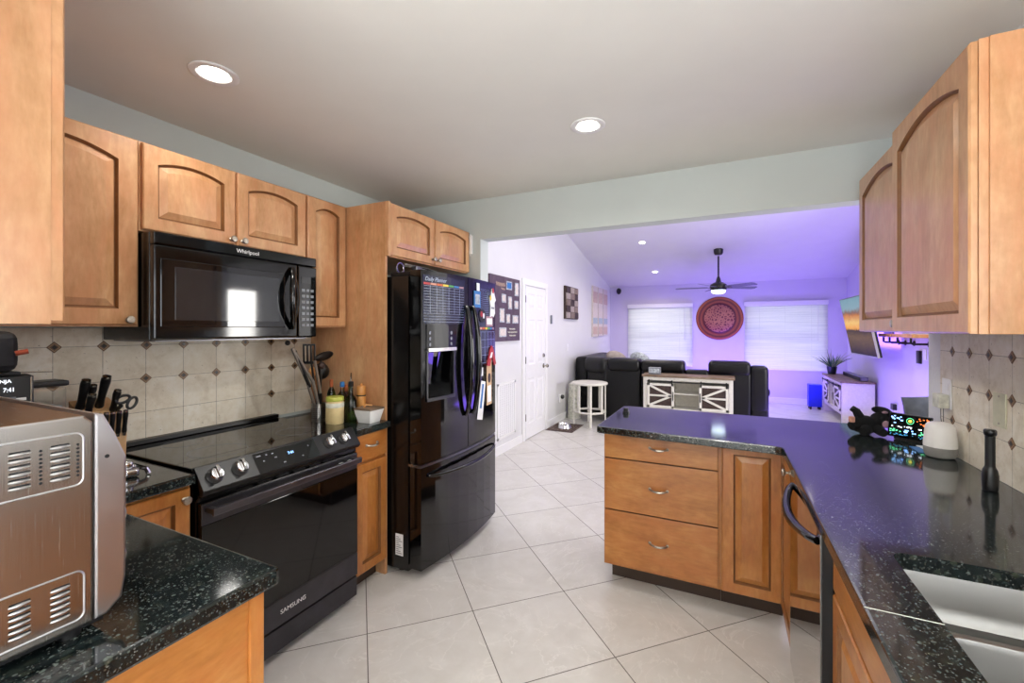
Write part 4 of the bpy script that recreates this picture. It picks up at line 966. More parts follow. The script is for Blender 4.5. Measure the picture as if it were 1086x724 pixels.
for i in range(25):
    a = i / 24; P.append((.247 - .045 * math.sin(math.pi * a) ** .7, 1.53 + .50 * a, .835 - .022 * math.sin(math.pi * a)))
m.tube(P, [.012 + .004 * math.sin(math.pi * i / 24) for i in range(25)], 10); m.build('handle', 'black_gloss', dw)
T = thing('base_cabinet', 'maple sink cabinet with a false drawer front above raised-panel doors', 'cabinet', (.58, .95, 0))
m = MB(); m.box(.293, .32, .40, 1.478, .10, .875); m.box(.32, .885, 1.45, 1.478, .10, .875); m.box(.32, .885, .40, .43, .10, .875); m.box(.32, .885, .43, 1.45, .10, .12); m.build('carcass', 'maple_deep', T)
box(.35, .885, .40, 1.478, 0, .0995).build('toe_kick', 'toe_brown', T)
f = FR(.2925); slab_front(f, .45, 1.468, .735, .866, T, 'maple_deep', 'false_front')
for a, b in ((.963, 1.468), (.45, .957)): d = panel_door(f, a, b, .122, .722, T, stile=.055, mat='maple_base')
# granite with the sink cut-out
hole = MB(); R = .07; hx0, hx1, hy0, hy1 = .362, .80, .70, 1.350; P = []
for cx, cy, a0 in ((hx1 - R, hy1 - R, 0), (hx0 + .035, hy1 - .035, 90), (hx0 + R, hy0 + R, 180), (hx1 - R, hy0 + R, 270)):
    rad = .035 if a0 == 90 else R
    for i in range(9): a = math.radians(a0 + i * 11.25); P.append((cx + rad * math.cos(a), cy + rad * math.sin(a), .80))
hole.prism(P, (0, 0, .2))
slab([(-.632, 2.395), (-.615, 2.378), (.215, 2.322), (.238, 2.314), (.244, 2.29), (.244, .32), (.887, .32), (.887, 2.755), (.93, 2.77), (.93, 3.06), (.91, 3.075), (-.60, 3.105), (-.625, 3.09)], .876, .914,
     'long polished black granite countertop with the sink, turning into the peninsula', (.5, 2, .876), cuts=(hole,))
solo(box(.2455, .362, 1.0535, 1.0555, .914, .9147), 'seam_strip', 'label_grey', 'thin pale joint line across the granite beside the sink', 'joint', (.30, 1.054, .914))
# double sink under it
T = thing('sink', 'undermount stainless double-bowl sink', 'sink', (.58, 1.03, .66))
def rrect(a, b, c, d, r, z, k=7):
    Q = []
    for cx, cy, a0 in ((b - r, d - r, 0), (a + r, d - r, 90), (a + r, c + r, 180), (b - r, c + r, 270)):
        for i in range(k): t = math.radians(a0 + 90 * i / (k - 1)); Q.append((cx + r * math.cos(t), cy + r * math.sin(t), z))
    return Q
def bowl(a, b, c, d, zt, zb_, r=.055, nm='bowl'):
    m = MB(); I = [(0, zt), (.004, zt - .010), (.008, zb_ + .045), (.016, zb_ + .022), (.034, zb_ + .006), (.06, zb_)]
    rs = [rrect(a - .012, b + .012, c - .012, d + .012, r + .012, zt - .001)] if False else []
    inn = [rrect(a + e, b - e, c + e, d - e, max(r - e * .3, .02), z) for e, z in I]
    out = [rrect(a + e - .003, b - e + .003, c + e - .003, d - e + .003, max(r - e * .3, .02) + .003, z - .003) for e, z in I]
    m.rings(list(reversed(out)) + inn, smooth=True); 
    return m.build(nm, 'steel_sink', T)
b1 = bowl(.350, .812, 1.150, 1.362, .874, .760, .05)
b2 = bowl(.350, .812, .695, 1.098, .874, .690, .06)
m = MB(); P = [(0, 1.096, .835), (0, 1.10, .852), (0, 1.112, .862), (0, 1.125, .864), (0, 1.137, .862), (0, 1.150, .852), (0, 1.153, .835)]
m.prism([(.352, p[1], p[2]) for p in P], (.458, 0, 0)); m.build('divider', 'steel_sink', T)
for yy, z in ((1.256, .760), (.90, .690)):
    MB().lathe([(.038, 0), (.040, .002), (.034, .003), (.02, .001), (.004, .001)], (.60, yy, z + .0005), n=24).build('drain', 'chrome', T)

# ================================================================== WALL CABINETS OVER THE SINK RUN
T = thing('wall_cabinet', 'large maple wall cabinet over the sink counter with its plain end panel showing', 'cabinet', (.75, 1.85, 1.437))
box(.601, XR - .001, 1.556, 2.146, 1.437, 2.208, bev=.001).build('carcass', 'maple', T)
box(.620, XR - .001, 1.550, 1.5558, 1.437, 2.208, bev=.001).build('end_panel', 'maple', T)
f = FR(.600); d = panel_door(f, 1.560, 2.141, 1.438, 2.205, T, arch=.045, stile=.055, t=.017)
T = thing('wall_cabinet', 'set-back maple wall cabinet above the charger outlet, farthest along the sink wall', 'cabinet', (.77, 2.45, 1.437))
box(.641, XR - .001, 2.148, 2.758, 1.437, 2.204, bev=.001).build('carcass', 'maple', T)
f = FR(.640); d = panel_door(f, 2.152, 2.754, 1.439, 2.202, T, arch=.045, stile=.055, t=.020); knob(f, 2.187, 1.472, d)

# ================================================================== ON THE SINK COUNTER
ZC = .9147
T = thing('smart_display', 'small smart display with a colourful lit screen leaning on the granite', 'smart display', (.79, 2.69, ZC), math.radians(-42), local=True)
lean = Matrix.Translation((0, 0, .012)) @ Matrix.Rotation(math.radians(-12), 4, 'X')
m = MB(); m.box(-.084, .084, 0, .010, 0, .118, .004, M4=lean); m.build('casing', 'black_plastic', T)
m = MB(); m.box(-.080, .080, -.0008, .0004, .004, .114, M4=lean); sc = m.build('screen', 'dark_glass', T)
m = MB(); m.prism([(-.06, .004, 0.0002), (-.06, .075, 0.0002), (-.06, .045, .06), (-.06, .022, .06)], (.12, 0, 0), bev=.004); m.build('stand', 'black_matte', T)
rnd = random.Random(3)
def lit(n, mat, u0, u1, v0, v1, s):
    m = MB()
    for k in range(n):
        u = rnd.uniform(u0, u1); v = rnd.uniform(v0, v1); w = rnd.uniform(.4, 1) * s
        m.box(u - w, u + w, -.0014, -.0009, v - s * .45, v + s * .45, M4=lean)
    m.build('screen_marks', mat, sc)
lit(12, 'lcd_blue', -.072, -.02, .068, .102, .005); lit(16, 'lcd_orange', .028, .072, .066, .104, .004); lit(12, 'lcd_white', -.07, .06, .050, .060, .005)
lit(10, 'lcd_green', -.072, -.03, .026, .044, .005); lit(10, 'lcd_blue', -.02, .035, .028, .042, .005); lit(9, 'lcd_green', .04, .073, .028, .044, .005); lit(16, 'lcd_teal', -.07, .07, .012, .02, .004)
m = MB(); m.tube([(.003 + .014 * math.cos(i * math.pi / 10), -.0014, .086 + .014 * math.sin(i * math.pi / 10)) for i in range(20)], .0012, 4, closed=True); m.turn(lean); m.build('screen_ring', 'lcd_green', sc)
m = MB(); m.lathe([(.007, 0), (.007, .0005)], (.003, -.001, .086), (0, -1, 0), 12); m.turn(lean); m.build('screen_dot', 'lcd_yellow', sc)
# speaker
T = thing('smart_speaker', 'white rounded smart speaker with a grey fabric base by the backsplash', 'speaker', (.820, 2.43, ZC))
m = MB(); m.lathe([(.038, 0), (.046, .004), (.0515, .016), (.0533, .032), (.0535, .044)], (.820, 2.43, ZC), n=40); m.build('base', 'grey_fabric', T)
m = MB(); m.lathe([(.0535, .0445), (.0533, .06), (.051, .09), (.048, .118), (.0455, .132), (.040, .140), (.028, .1445), (.005, .1448)], (.820, 2.43, ZC), n=40); m.build('shell', 'speaker_white', T)
# torch
T = thing('flashlight', 'black flashlight standing on its head beside the backsplash', 'flashlight', (.800, 2.0, ZC))
m = MB(); m.lathe([(.0185, 0), (.0195, .002), (.0205, .02), (.0205, .052), (.018, .068), (.0135, .078)], (.8, 2.0, ZC), n=28)
for k in range(4): m.lathe([(.0209, .030 + k * .006), (.0209, .033 + k * .006)], (.8, 2.0, ZC), n=28)
m.build('head', 'black_plastic', T)
m = MB(); m.lathe([(.0133, .078), (.0125, .084), (.0125, .180)], (.8, 2.0, ZC), n=24); m.build('barrel', 'black_matte', T)
m = MB(); m.lathe([(.0125, .180), (.0155, .184), (.0165, .190), (.0165, .198), (.014, .202), (.009, .202)], (.8, 2.0, ZC), n=10); m.build('tail_cap', 'black_plastic', T)
# black plush toy lying on its side
T = thing('plush_toy', 'black plush toy with pink patches lying on the granite beside the display', 'plush toy', (.66, 2.80, ZC))
def B(c, r, sc=(1, 1, 1), m=None, rz=0, ry=0): m.ball((.66 + c[0], 2.80 + c[1], ZC + c[2]), r, sc, 20, (Matrix.Rotation(rz, 3, 'Z') @ Matrix.Rotation(ry, 3, 'Y')))
m = MB(); B((-.010, 0, .048), .047, (1.35, .9, 1.0), m); B((.055, .0, .075), .042, (1.0, .9, .95), m)
m.tube([(.635, 2.80, ZC + .08), (.618, 2.80, ZC + .115), (.600, 2.80, ZC + .128)], [.022, .018, .015], 14)
m.tube([(.63, 2.79, ZC + .05), (.605, 2.775, ZC + .045), (.59, 2.765, ZC + .040)], [.028, .026, .022], 14)
m.tube([(.65, 2.76, ZC + .030), (.64, 2.74, ZC + .024), (.63, 2.73, ZC + .022)], [.026, .024, .020], 14)
m.tube([(.70, 2.78, ZC + .035), (.71, 2.755, ZC + .024), (.715, 2.74, ZC + .022)], [.026, .022, .019], 14)
B((.060, 0, .125), .027, (1.5, .55, .70), m, ry=math.radians(8)); B((.098, 0, .098), .024, (.8, .6, 1.35), m, ry=math.radians(-25))
m.build('body', 'plush', T)
m = MB(); m.box(.577, .603, 2.742, 2.765, ZC + .062, ZC + .092, .007); m.build('pink_patch', 'plush_pink', T)
m = MB(); B((.070, -.036, .062), .017, (.9, .4, 1.1), m); B((.070, -.017, .118), .010, (1.3, .4, .7), m); m.build('ear_lining', 'plush_mauve', T)
# papers
T = solo(box(.80, .86, 2.50, 2.62, ZC, ZC + .002), 'paper_slip', 'paper', 'white paper slip lying between display and speaker', 'paper', (.83, 2.56, ZC))
solo(box(.765, .80, 2.475, 2.585, ZC, ZC + .0025), 'blue_card', 'blue_bit', 'light blue card lying under the edge of the speaker side', 'card', (.782, 2.53, ZC))
m = MB(); m.lathe([(.022, 0), (.022, .010), (.017, .012), (.017, .026), (.013, .030)], (-.56, 2.84, ZC), n=20)
solo(m, 'sink_stopper', 'black_plastic', 'small black round stopper standing at the free corner of the peninsula', 'stopper', (-.56, 2.84, ZC))
# outlets on the splash
T = thing('wall_outlet', 'white outlet plate on the travertine above the smart speaker', 'outlet', (.88, 2.535, 1.08))
f = FR(.8805)
m = MB(); fbox(m, f, 2.495, 2.575, 1.105, 1.235, 0, .006, .002); m.build('plate', 'white_plastic', T)
m = MB(); fbox(m, f, 2.512, 2.545, 1.185, 1.215, .006, .008, .001); m.build('socket', 'trim_white', T)
T = thing('phone_charger', 'white plug charger with hanging cable in the outlet above the speaker', 'charger', (.86, 2.53, 1.1))
m = MB(); fbox(m, f, 2.500, 2.568, 1.108, 1.168, .0065, .042, .005); m.build('plug_body', 'label_grey', T)
m = MB(); m.tube([f(2.52, 1.108, .02), f(2.515, 1.06, .022), f(2.53, 1.0, .014), f(2.50, .96, .01), f(2.48, .93, .012)], .002, 6); m.tube([f(2.545, 1.108, .02), f(2.55, 1.06, .018), f(2.54, 1.0, .012), f(2.55, .95, .012), f(2.56, .922, .02)], .002, 6); m.build('cable', 'grey_fabric', T)
T = thing('blank_plate', 'stone-coloured blank wall plate with two screws on the sink backsplash', 'wall plate', (.88, 2.13, 1.11))
m = MB(); fbox(m, f, 2.095, 2.172, 1.105, 1.225, 0, .005, .002); m.build('plate', 'fake_green', T)
m = MB()
for z in (1.118, 1.213): m.lathe([(.004, 0), (.004, .0012)], f(2.133, z, .005), (-1, 0, 0), 10)
m.build('screw', 'pewter', T)

# ================================================================== KITCHEN DOWNLIGHTS
def downlight(x, y, z, label, tilt=0, r=.085, glow='lamp_glow'):
    T = thing('recessed_light', label, 'ceiling light', (x, y, z), local=True, group='recessed ceiling lights'); T.rotation_euler = (tilt, 0, 0)
    m = MB(); m.lathe([(r, -.001), (r, -.006), (r * .93, -.009), (r * .70, -.006), (r * .66, -.001)], (0, 0, 0), n=36); m.build('trim_ring', 'trim_white', T)
    m = MB(); m.lathe([(r * .62, -.0015), (r * .60, -.007), (r * .3, -.009), (.002, -.0092)], (0, 0, 0), n=32); m.build('lens', glow, T)
downlight(-1.80, 1.035, 2.455, 'round lit downlight in the kitchen ceiling above the range')
downlight(-.60, 2.10, 2.455, 'round lit downlight in the kitchen ceiling in front of the header beam')
# ================================================================== LIVING ROOM
TL = math.atan(.2)
downlight(-1.22, 7.53, zc(7.53), 'small lit downlight on the vaulted ceiling, the nearer of the pair by the fan', -TL, .075)
downlight(-1.22, 9.07, zc(9.07), 'small lit downlight on the vaulted ceiling close to the window wall', -TL, .075)
# ceiling fan
fxx, fyy = -.07, 8.12
T = thing('ceiling_fan', 'black ceiling fan with five blades and a lit lamp under its hub', 'ceiling fan', (fxx, fyy, 2.10))
m = MB(); m.lathe([(.02, 2.695), (.055, 2.70), (.072, 2.73), (.075, 2.80)], (fxx, fyy, 0), n=28); m.build('canopy', 'fan_black', T)
m = MB(); m.tube([(fxx, fyy, 2.22), (fxx, fyy, 2.68)], .014, 10); m.lathe([(.035, 2.22), (.045, 2.24), (.03, 2.30), (.02, 2.33)], (fxx, fyy, 0), n=20); m.build('downrod', 'fan_black', T)
m = MB(); m.lathe([(.03, 2.245), (.07, 2.235), (.125, 2.20), (.135, 2.16), (.125, 2.12), (.11, 2.105)], (fxx, fyy, 0), n=32); m.build('motor', 'fan_black', T)
m = MB(); m.lathe([(.108, 2.104), (.11, 2.09), (.095, 2.06), (.05, 2.045), (.005, 2.042)], (fxx, fyy, 0), n=32); m.build('lamp_glass', 'fan_glow', T)
for a in (7, 79, 151, -137, -65):
    th = math.radians(a) + YAW; q = Matrix.Translation((fxx, fyy, 2.155)) @ Matrix.Rotation(th, 4, 'Z') @ Matrix.Rotation(math.radians(-13), 4, 'X')
    m = MB(); m.rings([[(.17, -.05, -.003), (.645, -.068, -.003), (.68, -.04, -.003), (.68, .04, -.003), (.645, .068, -.003), (.17, .05, -.003)],
                       [(.17, -.05, .003), (.645, -.068, .003), (.68, -.04, .003), (.68, .04, .003), (.645, .068, .003), (.17, .05, .003)]]); m.turn(q)
    bl = m.build('blade', 'blade', T); m = MB(); m.box(.10, .24, -.018, .018, -.008, -.0035, .002); m.turn(q); m.build('blade_arm', 'fan_black', bl)
# medallion
m = MB(); m.lathe([(.445, 0), (.445, .010), (.42, .022), (.36, .012), (.30, .012), (.28, .024), (.10, .018), (.002, .022)], (0, 0, 0), (0, -1, 0), 64)
o = solo(m, 'wall_medallion', 'medallion', 'big round carved copper-red plate hanging between the two windows', 'wall decoration'); o.location = (-.07, YF - .002, 1.675)
# security camera
T = thing('security_camera', 'small black camera or speaker high in the corner of the window wall', 'camera', (-2.1, 9.93, 2.31))
m = MB(); m.box(-2.15, -2.08, 9.97, 9.999, 2.29, 2.35, .006); m.tube([(-2.115, 9.975, 2.33), (-2.115, 9.93, 2.33)], .012, 8); m.build('bracket', 'black_plastic', T)
m = MB(); m.ball((-2.115, 9.90, 2.305), .062, (.85, .9, 1.15)); m.build('body', 'black_matte', T)
# wall pictures
def panel(name, label, cat, y0, y1, z0, z1, mat, t=.03):
    T = thing(name, label, cat, (XLF, (y0 + y1) / 2, z0)); m = MB(); m.box(XLF + .001, XLF + t, y0, y1, z0, z1, .003); m.build('board', mat, T); return T
T = panel('photo_board', 'dark brown memory board with small photos on the white wall beside the door', 'photo board', 4.20, 4.985, 1.31, 2.065, 'board_brown')
g = FL(XLF + .030)
for (a, b, c, d) in ((4.60, 4.75, 1.92, 2.02), (4.83, 4.94, 1.86, 2.02), (4.48, 4.59, 1.76, 1.86), (4.65, 4.75, 1.69, 1.84), (4.82, 4.93, 1.70, 1.80), (4.43, 4.55, 1.53, 1.69), (4.60, 4.70, 1.52, 1.63), (4.77, 4.93, 1.52, 1.62), (4.42, 4.60, 1.36, 1.47)):
    m = MB(); fbox(m, g, a, b, c, d, 0, .004); ph = m.build('photo', 'photo_grey', T); m = MB(); fbox(m, g, a + .018, b - .018, c + .015, d - .015, .004, .005); m.build('picture', 'blue_bit' if c > 1.9 and a < 4.7 else 'art_pale', ph)
def scribble(a, b, z, h, mat, cyc):
    m = MB(); n = cyc * 8
    m.tube([g(a + (b - a) * i / n, z + h * math.sin(i * math.pi / 4) * (.5 + .5 * math.sin(i * .37) ** 2), .002) for i in range(n + 1)], .0028, 4); m.build('script_line', mat, T)
scribble(4.34, 4.57, 1.97, .028, 'art_pink', 9); scribble(4.47, 4.56, 1.92, .014, 'art_pink', 4)
scribble(4.68, 4.84, 1.455, .010, 'label_grey', 8); scribble(4.64, 4.90, 1.415, .010, 'label_grey', 12); scribble(4.68, 4.86, 1.375, .010, 'label_grey', 8)
T = panel('mosaic_art', 'dark and light checkered wall art on the white wall past the door', 'wall art', 6.74, 7.42, 1.62, 2.16, 'art_dark', .035)
g = FL(XLF + .035)
rn = random.Random(5)
for i in range(3):
    for j in range(5):
        m = MB(); a = 6.76 + i * .215; c = 1.635 + j * .104
        fbox(m, g, a, a + .205, c, c + .096, 0, .006 + .01 * rn.random(), .001); m.build('tile', ('art_light', 'art_mid', 'art_dark')[(i + j * 2) % 3], T)
for k in range(3):
    a = 8.42 + .42 * k
    T = thing('plank_art', ['whitewashed plank picture, first of three counted from the door', 'middle one of the three whitewashed plank pictures', 'whitewashed plank picture, the one of three nearest the window wall'][k], 'wall art', (XLF, a + .17, 1.3), group='three whitewashed plank pictures')
    m = MB(); m.box(XLF + .001, XLF + .03, a, a + .35, 1.30 + .01 * k, 2.31, .003); m.build('board', 'art_pale', T); g = FL(XLF + .03)
    m = MB(); fbox(m, g, a + .01, a + .34, 1.98, 2.20, 0, .002); m.build('painted_band', 'art_pink', T)
    m = MB(); fbox(m, g, a + .01, a + .34, 1.56, 1.68, 0, .002); m.build('painted_band', 'art_blue', T)
    m = MB(); fbox(m, g, a + .01, a + .34, 1.35, 1.50, 0, .002); m.build('painted_band', 'art_pink', T)
# return-air grille, switches
T = thing('return_air_grille', 'white return air grille low on the white wall before the door', 'vent grille', (XLF, 4.66, .2))
g = FL(XLF + .001)
m = MB(); fbox(m, g, 4.42, 4.45, .17, .82, 0, .012, .003); fbox(m, g, 4.87, 4.90, .17, .82, 0, .012, .003); fbox(m, g, 4.42, 4.90, .17, .20, 0, .012, .003); fbox(m, g, 4.42, 4.90, .79, .82, 0, .012, .003); m.build('frame', 'trim_white', T)
m = MB()
for k in range(22): fbox(m, g, 4.45, 4.87, .205 + k * .0266, .222 + k * .0266, .001, .007)
for k in range(1, 8): fbox(m, g, 4.45 + k * .0525 - .003, 4.45 + k * .0525 + .003, .20, .79, .001, .009)
fbox(m, g, 4.45, 4.87, .20, .79, 0, .002); m.build('louvres', 'door_white', T)
T = thing('light_switch', 'white light switch plate on the white wall below the checkered art', 'light switch', (XLF, 6.94, 1.1))
m = MB(); fbox(m, g, 6.89, 6.98, 1.09, 1.205, 0, .006, .002); m.build('plate', 'white_plastic', T); m = MB(); fbox(m, g, 6.92, 6.95, 1.12, 1.175, .006, .011, .001); m.build('rocker', 'white_plastic', T)
m = MB(); fbox(m, g, 6.135, 6.185, 1.53, 1.66, 0, .02, .003); solo(m, 'door_sensor', 'grey_print', 'slim grey sensor strip on the wall beside the white door frame', 'sensor', (XLF, 6.16, 1.53))
# floor mat with bowl, white side table, little robot vacuum tower
T = thing('floor_mat', 'dark patterned pet mat on the tiles by the white door', 'mat', (-2.08, 6.2, 0))
m = MB(); m.box(-2.30, -1.90, 5.86, 6.42, .0005, .006, .002); mt = m.build('mat', 'mat_brown', T)
m = MB(); rn = random.Random(9)
for i in range(9):
    for j in range(12):
        if rn.random() < .55: m.lathe([(.010 + .008 * rn.random(), 0), (.008, .0008)], (-2.28 + i * .045 + .01 * rn.random(), 5.89 + j * .046, .006), n=7)
m.build('pattern', 'art_mid', mt)
T = thing('pet_bowl', 'shiny round pet bowl standing on the dark mat', 'bowl', (-2.09, 6.10, .0065))
m = MB(); m.lathe([(.085, 0), (.10, .004), (.085, .055), (.09, .062), (.075, .060), (.065, .012), (.002, .010)], (-2.09, 6.10, .007), n=32); m.build('bowl', 'chrome', T)
m = MB(); m.lathe([(.060, .035), (.04, .037), (.002, .038)], (-2.09, 6.10, .007), n=24); m.build('lining', 'art_light', T)
cx, cy = -1.83, 6.50
T = thing('side_table', 'round white side table with slatted legs beside the black sofa', 'side table', (cx, cy, 0))
m = MB(); m.lathe([(.262, .615), (.27, .62), (.272, .64), (.266, .648), (.02, .65)], (cx, cy, 0), n=48); m.build('tabletop', 'cream_paint', T)
for k in range(8):
    a = math.radians(20 + 45 * k); r = .235; q = Matrix.Translation((cx + r * math.cos(a), cy + r * math.sin(a), 0)) @ Matrix.Rotation(a, 4, 'Z')
    z0 = 0 if k % 2 == 0 else .20
    m = MB(); m.box(-.010, .010, -.016, .016, z0, .615, .003, M4=q); m.build('leg' if k % 2 == 0 else 'slat', 'cream_paint', T)
m = MB(); P = [(cx + .235 * math.cos(math.radians(20 + 45 * k)), cy + .235 * math.sin(math.radians(20 + 45 * k)), .205) for k in range(8)]; m.tube(P, .016, 6, closed=True); m.build('lower_ring', 'cream_paint', T)
m = MB(); m.lathe([(.10, 0), (.105, .01), (.09, .50), (.085, .56), (.05, .58)], (-2.19, 6.86, 0), n=24)
solo(m, 'waste_bin', 'label_grey', 'slim pale grey bin against the wall behind the white side table', 'bin', (-2.19, 6.86, 0))
T = thing('night_light', 'small dark and white plug-in night light low on the wall near the mat', 'night light', (XLF, 6.55, .33))
m = MB(); fbox(m, g, 6.50, 6.60, .30, .42, 0, .03, .01); m.build('base', 'white_plastic', T); m = MB(); m.ball((XLF + .045, 6.55, .385), .035); m.build('lens', 'black_plastic', T)

# ------------------------------------------------------------------ sofa
def cushion(m, x0, x1, y0, y1, z0, z1, r=.06): m.sm = True; m.box(x0, x1, y0, y1, z0, z1, r, 4); m.sm = False
T = thing('sectional_sofa', 'large black leather sectional sofa seen from behind', 'sofa', (-.7, 7.3, 0))
SY = 6.78
m = MB(); cushion(m, -1.68, .53, SY + .04, SY + .95, .06, .42, .05); cushion(m, -2.28, -1.35, SY + .5, 8.9, .06, .42, .05); m.build('base', 'leather', T)
m = MB(); cushion(m, -1.66, -1.12, SY, SY + .22, .08, .90, .05); m.build('back_panel', 'leather', T)
m = MB(); cushion(m, -1.12, -.50, SY, SY + .22, .08, .90, .05); m.build('back_panel', 'leather', T)
m = MB(); cushion(m, -.50, -.19, SY, SY + .24, .08, .86, .04); m.build('console_back', 'leather', T)
m = MB(); cushion(m, -.19, .35, SY, SY + .22, .08, .86, .05); m.build('back_panel', 'leather', T)
for a, b, t in ((-1.62, -1.13, 1.0), (-1.12, -.50, .985)):
    m = MB(); cushion(m, a, b, SY - .035, SY + .30, .80, t, .075); m.build('headrest', 'leather', T)
for a, b in ((-.19, .345),):
    m = MB(); cushion(m, a, b, SY - .02, SY + .28, .80, 1.0, .07); m.build('headrest', 'leather', T)
m = MB(); cushion(m, .33, .555, SY - .01, SY + .28, .30, .945, .07); cushion(m, .36, .56, SY + .02, SY + 1.0, .08, .60, .06); cushion(m, .34, .58, SY + .10, SY + .95, .52, .64, .055); m.build('armrest', 'leather', T)
m = MB(); cushion(m, .35, .55, SY - .01, SY + .25, .05, .36, .03); m.build('arm_base', 'leather', T)
m = MB()
q = Matrix.Translation((-1.78, 6.98, 0)) @ Matrix.Rotation(math.radians(-38), 4, 'Z')
m.sm = True; m.box(-.26, .24, -.10, .12, .10, .96, .08, 4, M4=q); m.box(-.28, .22, -.15, .17, .74, 1.00, .10, 4, M4=q); m.sm = False; m.build('corner_back', 'leather', T)
m = MB(); cushion(m, -2.30, -2.06, 7.25, 8.9, .30, .98, .08); m.build('side_back', 'leather', T)
m = MB(); cushion(m, -1.30, -.50, SY + .22, SY + .92, .40, .52, .05); cushion(m, -.19, .34, SY + .22, SY + .92, .40, .52, .05); cushion(m, -2.06, -1.36, SY + .7, 8.85, .40, .52, .05); m.build('seat', 'leather', T)
for c, rz, mt, lb in (((-1.62, 7.40, .96), 30, 'art_light', 'pale patterned cushion on top of the black sofa corner'), ((-1.22, 7.36, .95), -18, 'photo_grey', 'grey and white cushion leaning beside the pale one on the sofa back')):
    T = thing('throw_pillow', lb, 'cushion', (c[0], c[1], c[2] - .2))
    m = MB(); q = Matrix.Rotation(math.radians(rz), 3, 'Z') @ Matrix.Rotation(math.radians(20), 3, 'Y'); m.ball(c, .19, (1, .38, .62), 20, q); m.build('pillow', mt, T)

# barn-door console behind the sofa
def barn_console(T, fr, u0, u1, H, dep, wood_mat, paint, doors, vside=True, zb=.14):
    """fr faces the viewer; carcass goes back by dep"""
    m = MB(); fbox(m, fr, u0 - .02, u1 + .02, H - .03, H, -dep - .01, .02, .004); m.build('top', wood_mat, T)
    m = MB()
    for a, b in ((u0, u0 + .05), (u1 - .05, u1)): fbox(m, fr, a, b, 0, H - .031, -dep, 0, .003)
    fbox(m, fr, u0 + .05, u1 - .05, H - .075, H - .031, -dep, 0); fbox(m, fr, u0 + .05, u1 - .05, zb, zb + .05, -dep, 0); fbox(m, fr, u0 + .05, u1 - .05, zb + .05, H - .075, -dep, -dep + .01)
    for uu in doors: 
        pass
    w = (u1 - u0)
    fbox(m, fr, u0 + w * .34 - .012, u0 + w * .34 + .012, zb + .05, H - .075, -dep + .01, -.004); fbox(m, fr, u1 - w * .34 - .012, u1 - w * .34 + .012, zb + .05, H - .075, -dep + .01, -.004)
    m.build('frame', paint, T)
    m = MB(); fbox(m, fr, u0 + w * .345, u1 - w * .345, zb + .25, zb + .262, -dep + .01, -.01); m.build('shelf', paint, T)
    m = MB(); fbox(m, fr, u0 + .06, u1 - .06, H - .098, H - .082, .020, .027); m.build('track_rail', 'black_matte', T)
    for sd in (0, 1):
        a, b = (u0 + .055, u0 + w * .36) if sd == 0 else (u1 - w * .36, u1 - .055)
        z0, z1 = zb + .055, H - .115; m = MB(); s_ = .032
        fbox(m, fr, a, a + s_, z0, z1, .003, .020, .002); fbox(m, fr, b - s_, b, z0, z1, .003, .020, .002); fbox(m, fr, a, b, z0, z0 + s_, .003, .020, .002); fbox(m, fr, a, b, z1 - s_, z1, .003, .020, .002)
        zm = (z0 + z1) / 2
        def bar(p, q_, wd=.028):
            d = Vector((q_[0] - p[0], q_[1] - p[1])); n_ = Vector((-d.y, d.x)).normalized() * wd / 2
            c4 = [(p[0] + n_.x, p[1] + n_.y), (q_[0] + n_.x, q_[1] + n_.y), (q_[0] - n_.x, q_[1] - n_.y), (p[0] - n_.x, p[1] - n_.y)]
            m.rings([[fr(x, z, .005) for x, z in c4], [fr(x, z, .019) for x, z in c4]])
        inn, out = (b - s_, a + s_) if sd == 0 else (a + s_, b - s_)
        bar((out, z1 - s_), (inn, zm)); bar((out, z0 + s_), (inn, zm)); bar((out, zm), (inn, zm), .024)
        dd = m.build('sliding_door', paint, T)
        m = MB(); fbox(m, fr, a + .01, b - .01, z0 + .01, z1 - .01, .001, .004); m.build('door_glass', 'art_dark', dd)
        m = MB()
        for uu in (a + .025, b - .025):
            fbox(m, fr, uu - .008, uu + .008, z1 - .03, z1 + .05, .0205, .0245); m.lathe([(.016, 0), (.016, .008)], fr(uu, H - .085, .0275), Vector(fr(0, 0, 1)) - Vector(fr(0, 0, 0)), 14)
        m.build('hanger', 'black_matte', dd)
        m = MB(); hx = (b - .014) if sd == 0 else (a + .014); fbox(m, fr, hx - .006, hx + .006, zm - .06, zm + .06, .020, .030, .002); m.build('door_pull', 'black_matte', dd)
T = thing('console_table', 'cream console table with black-railed barn doors standing behind the sofa', 'console table', (-.44, 6.55, 0))
barn_console(T, FP(6.40), -1.02, .12, .81, .30, 'brown_wood', 'cream_paint', (), zb=.30)
m = MB(); m.box(-.96, -.80, 6.46, 6.58, .8105, .905, .006)
T = thing('storage_box', 'small grey box on the wooden top of the console table', 'box', (-.88, 6.52, .811)); m.build('box', 'grey_print', T)
m = MB(); m.box(-.95, -.81, 6.457, 6.4595, .83, .89); m.build('front_label', 'photo_grey', T)

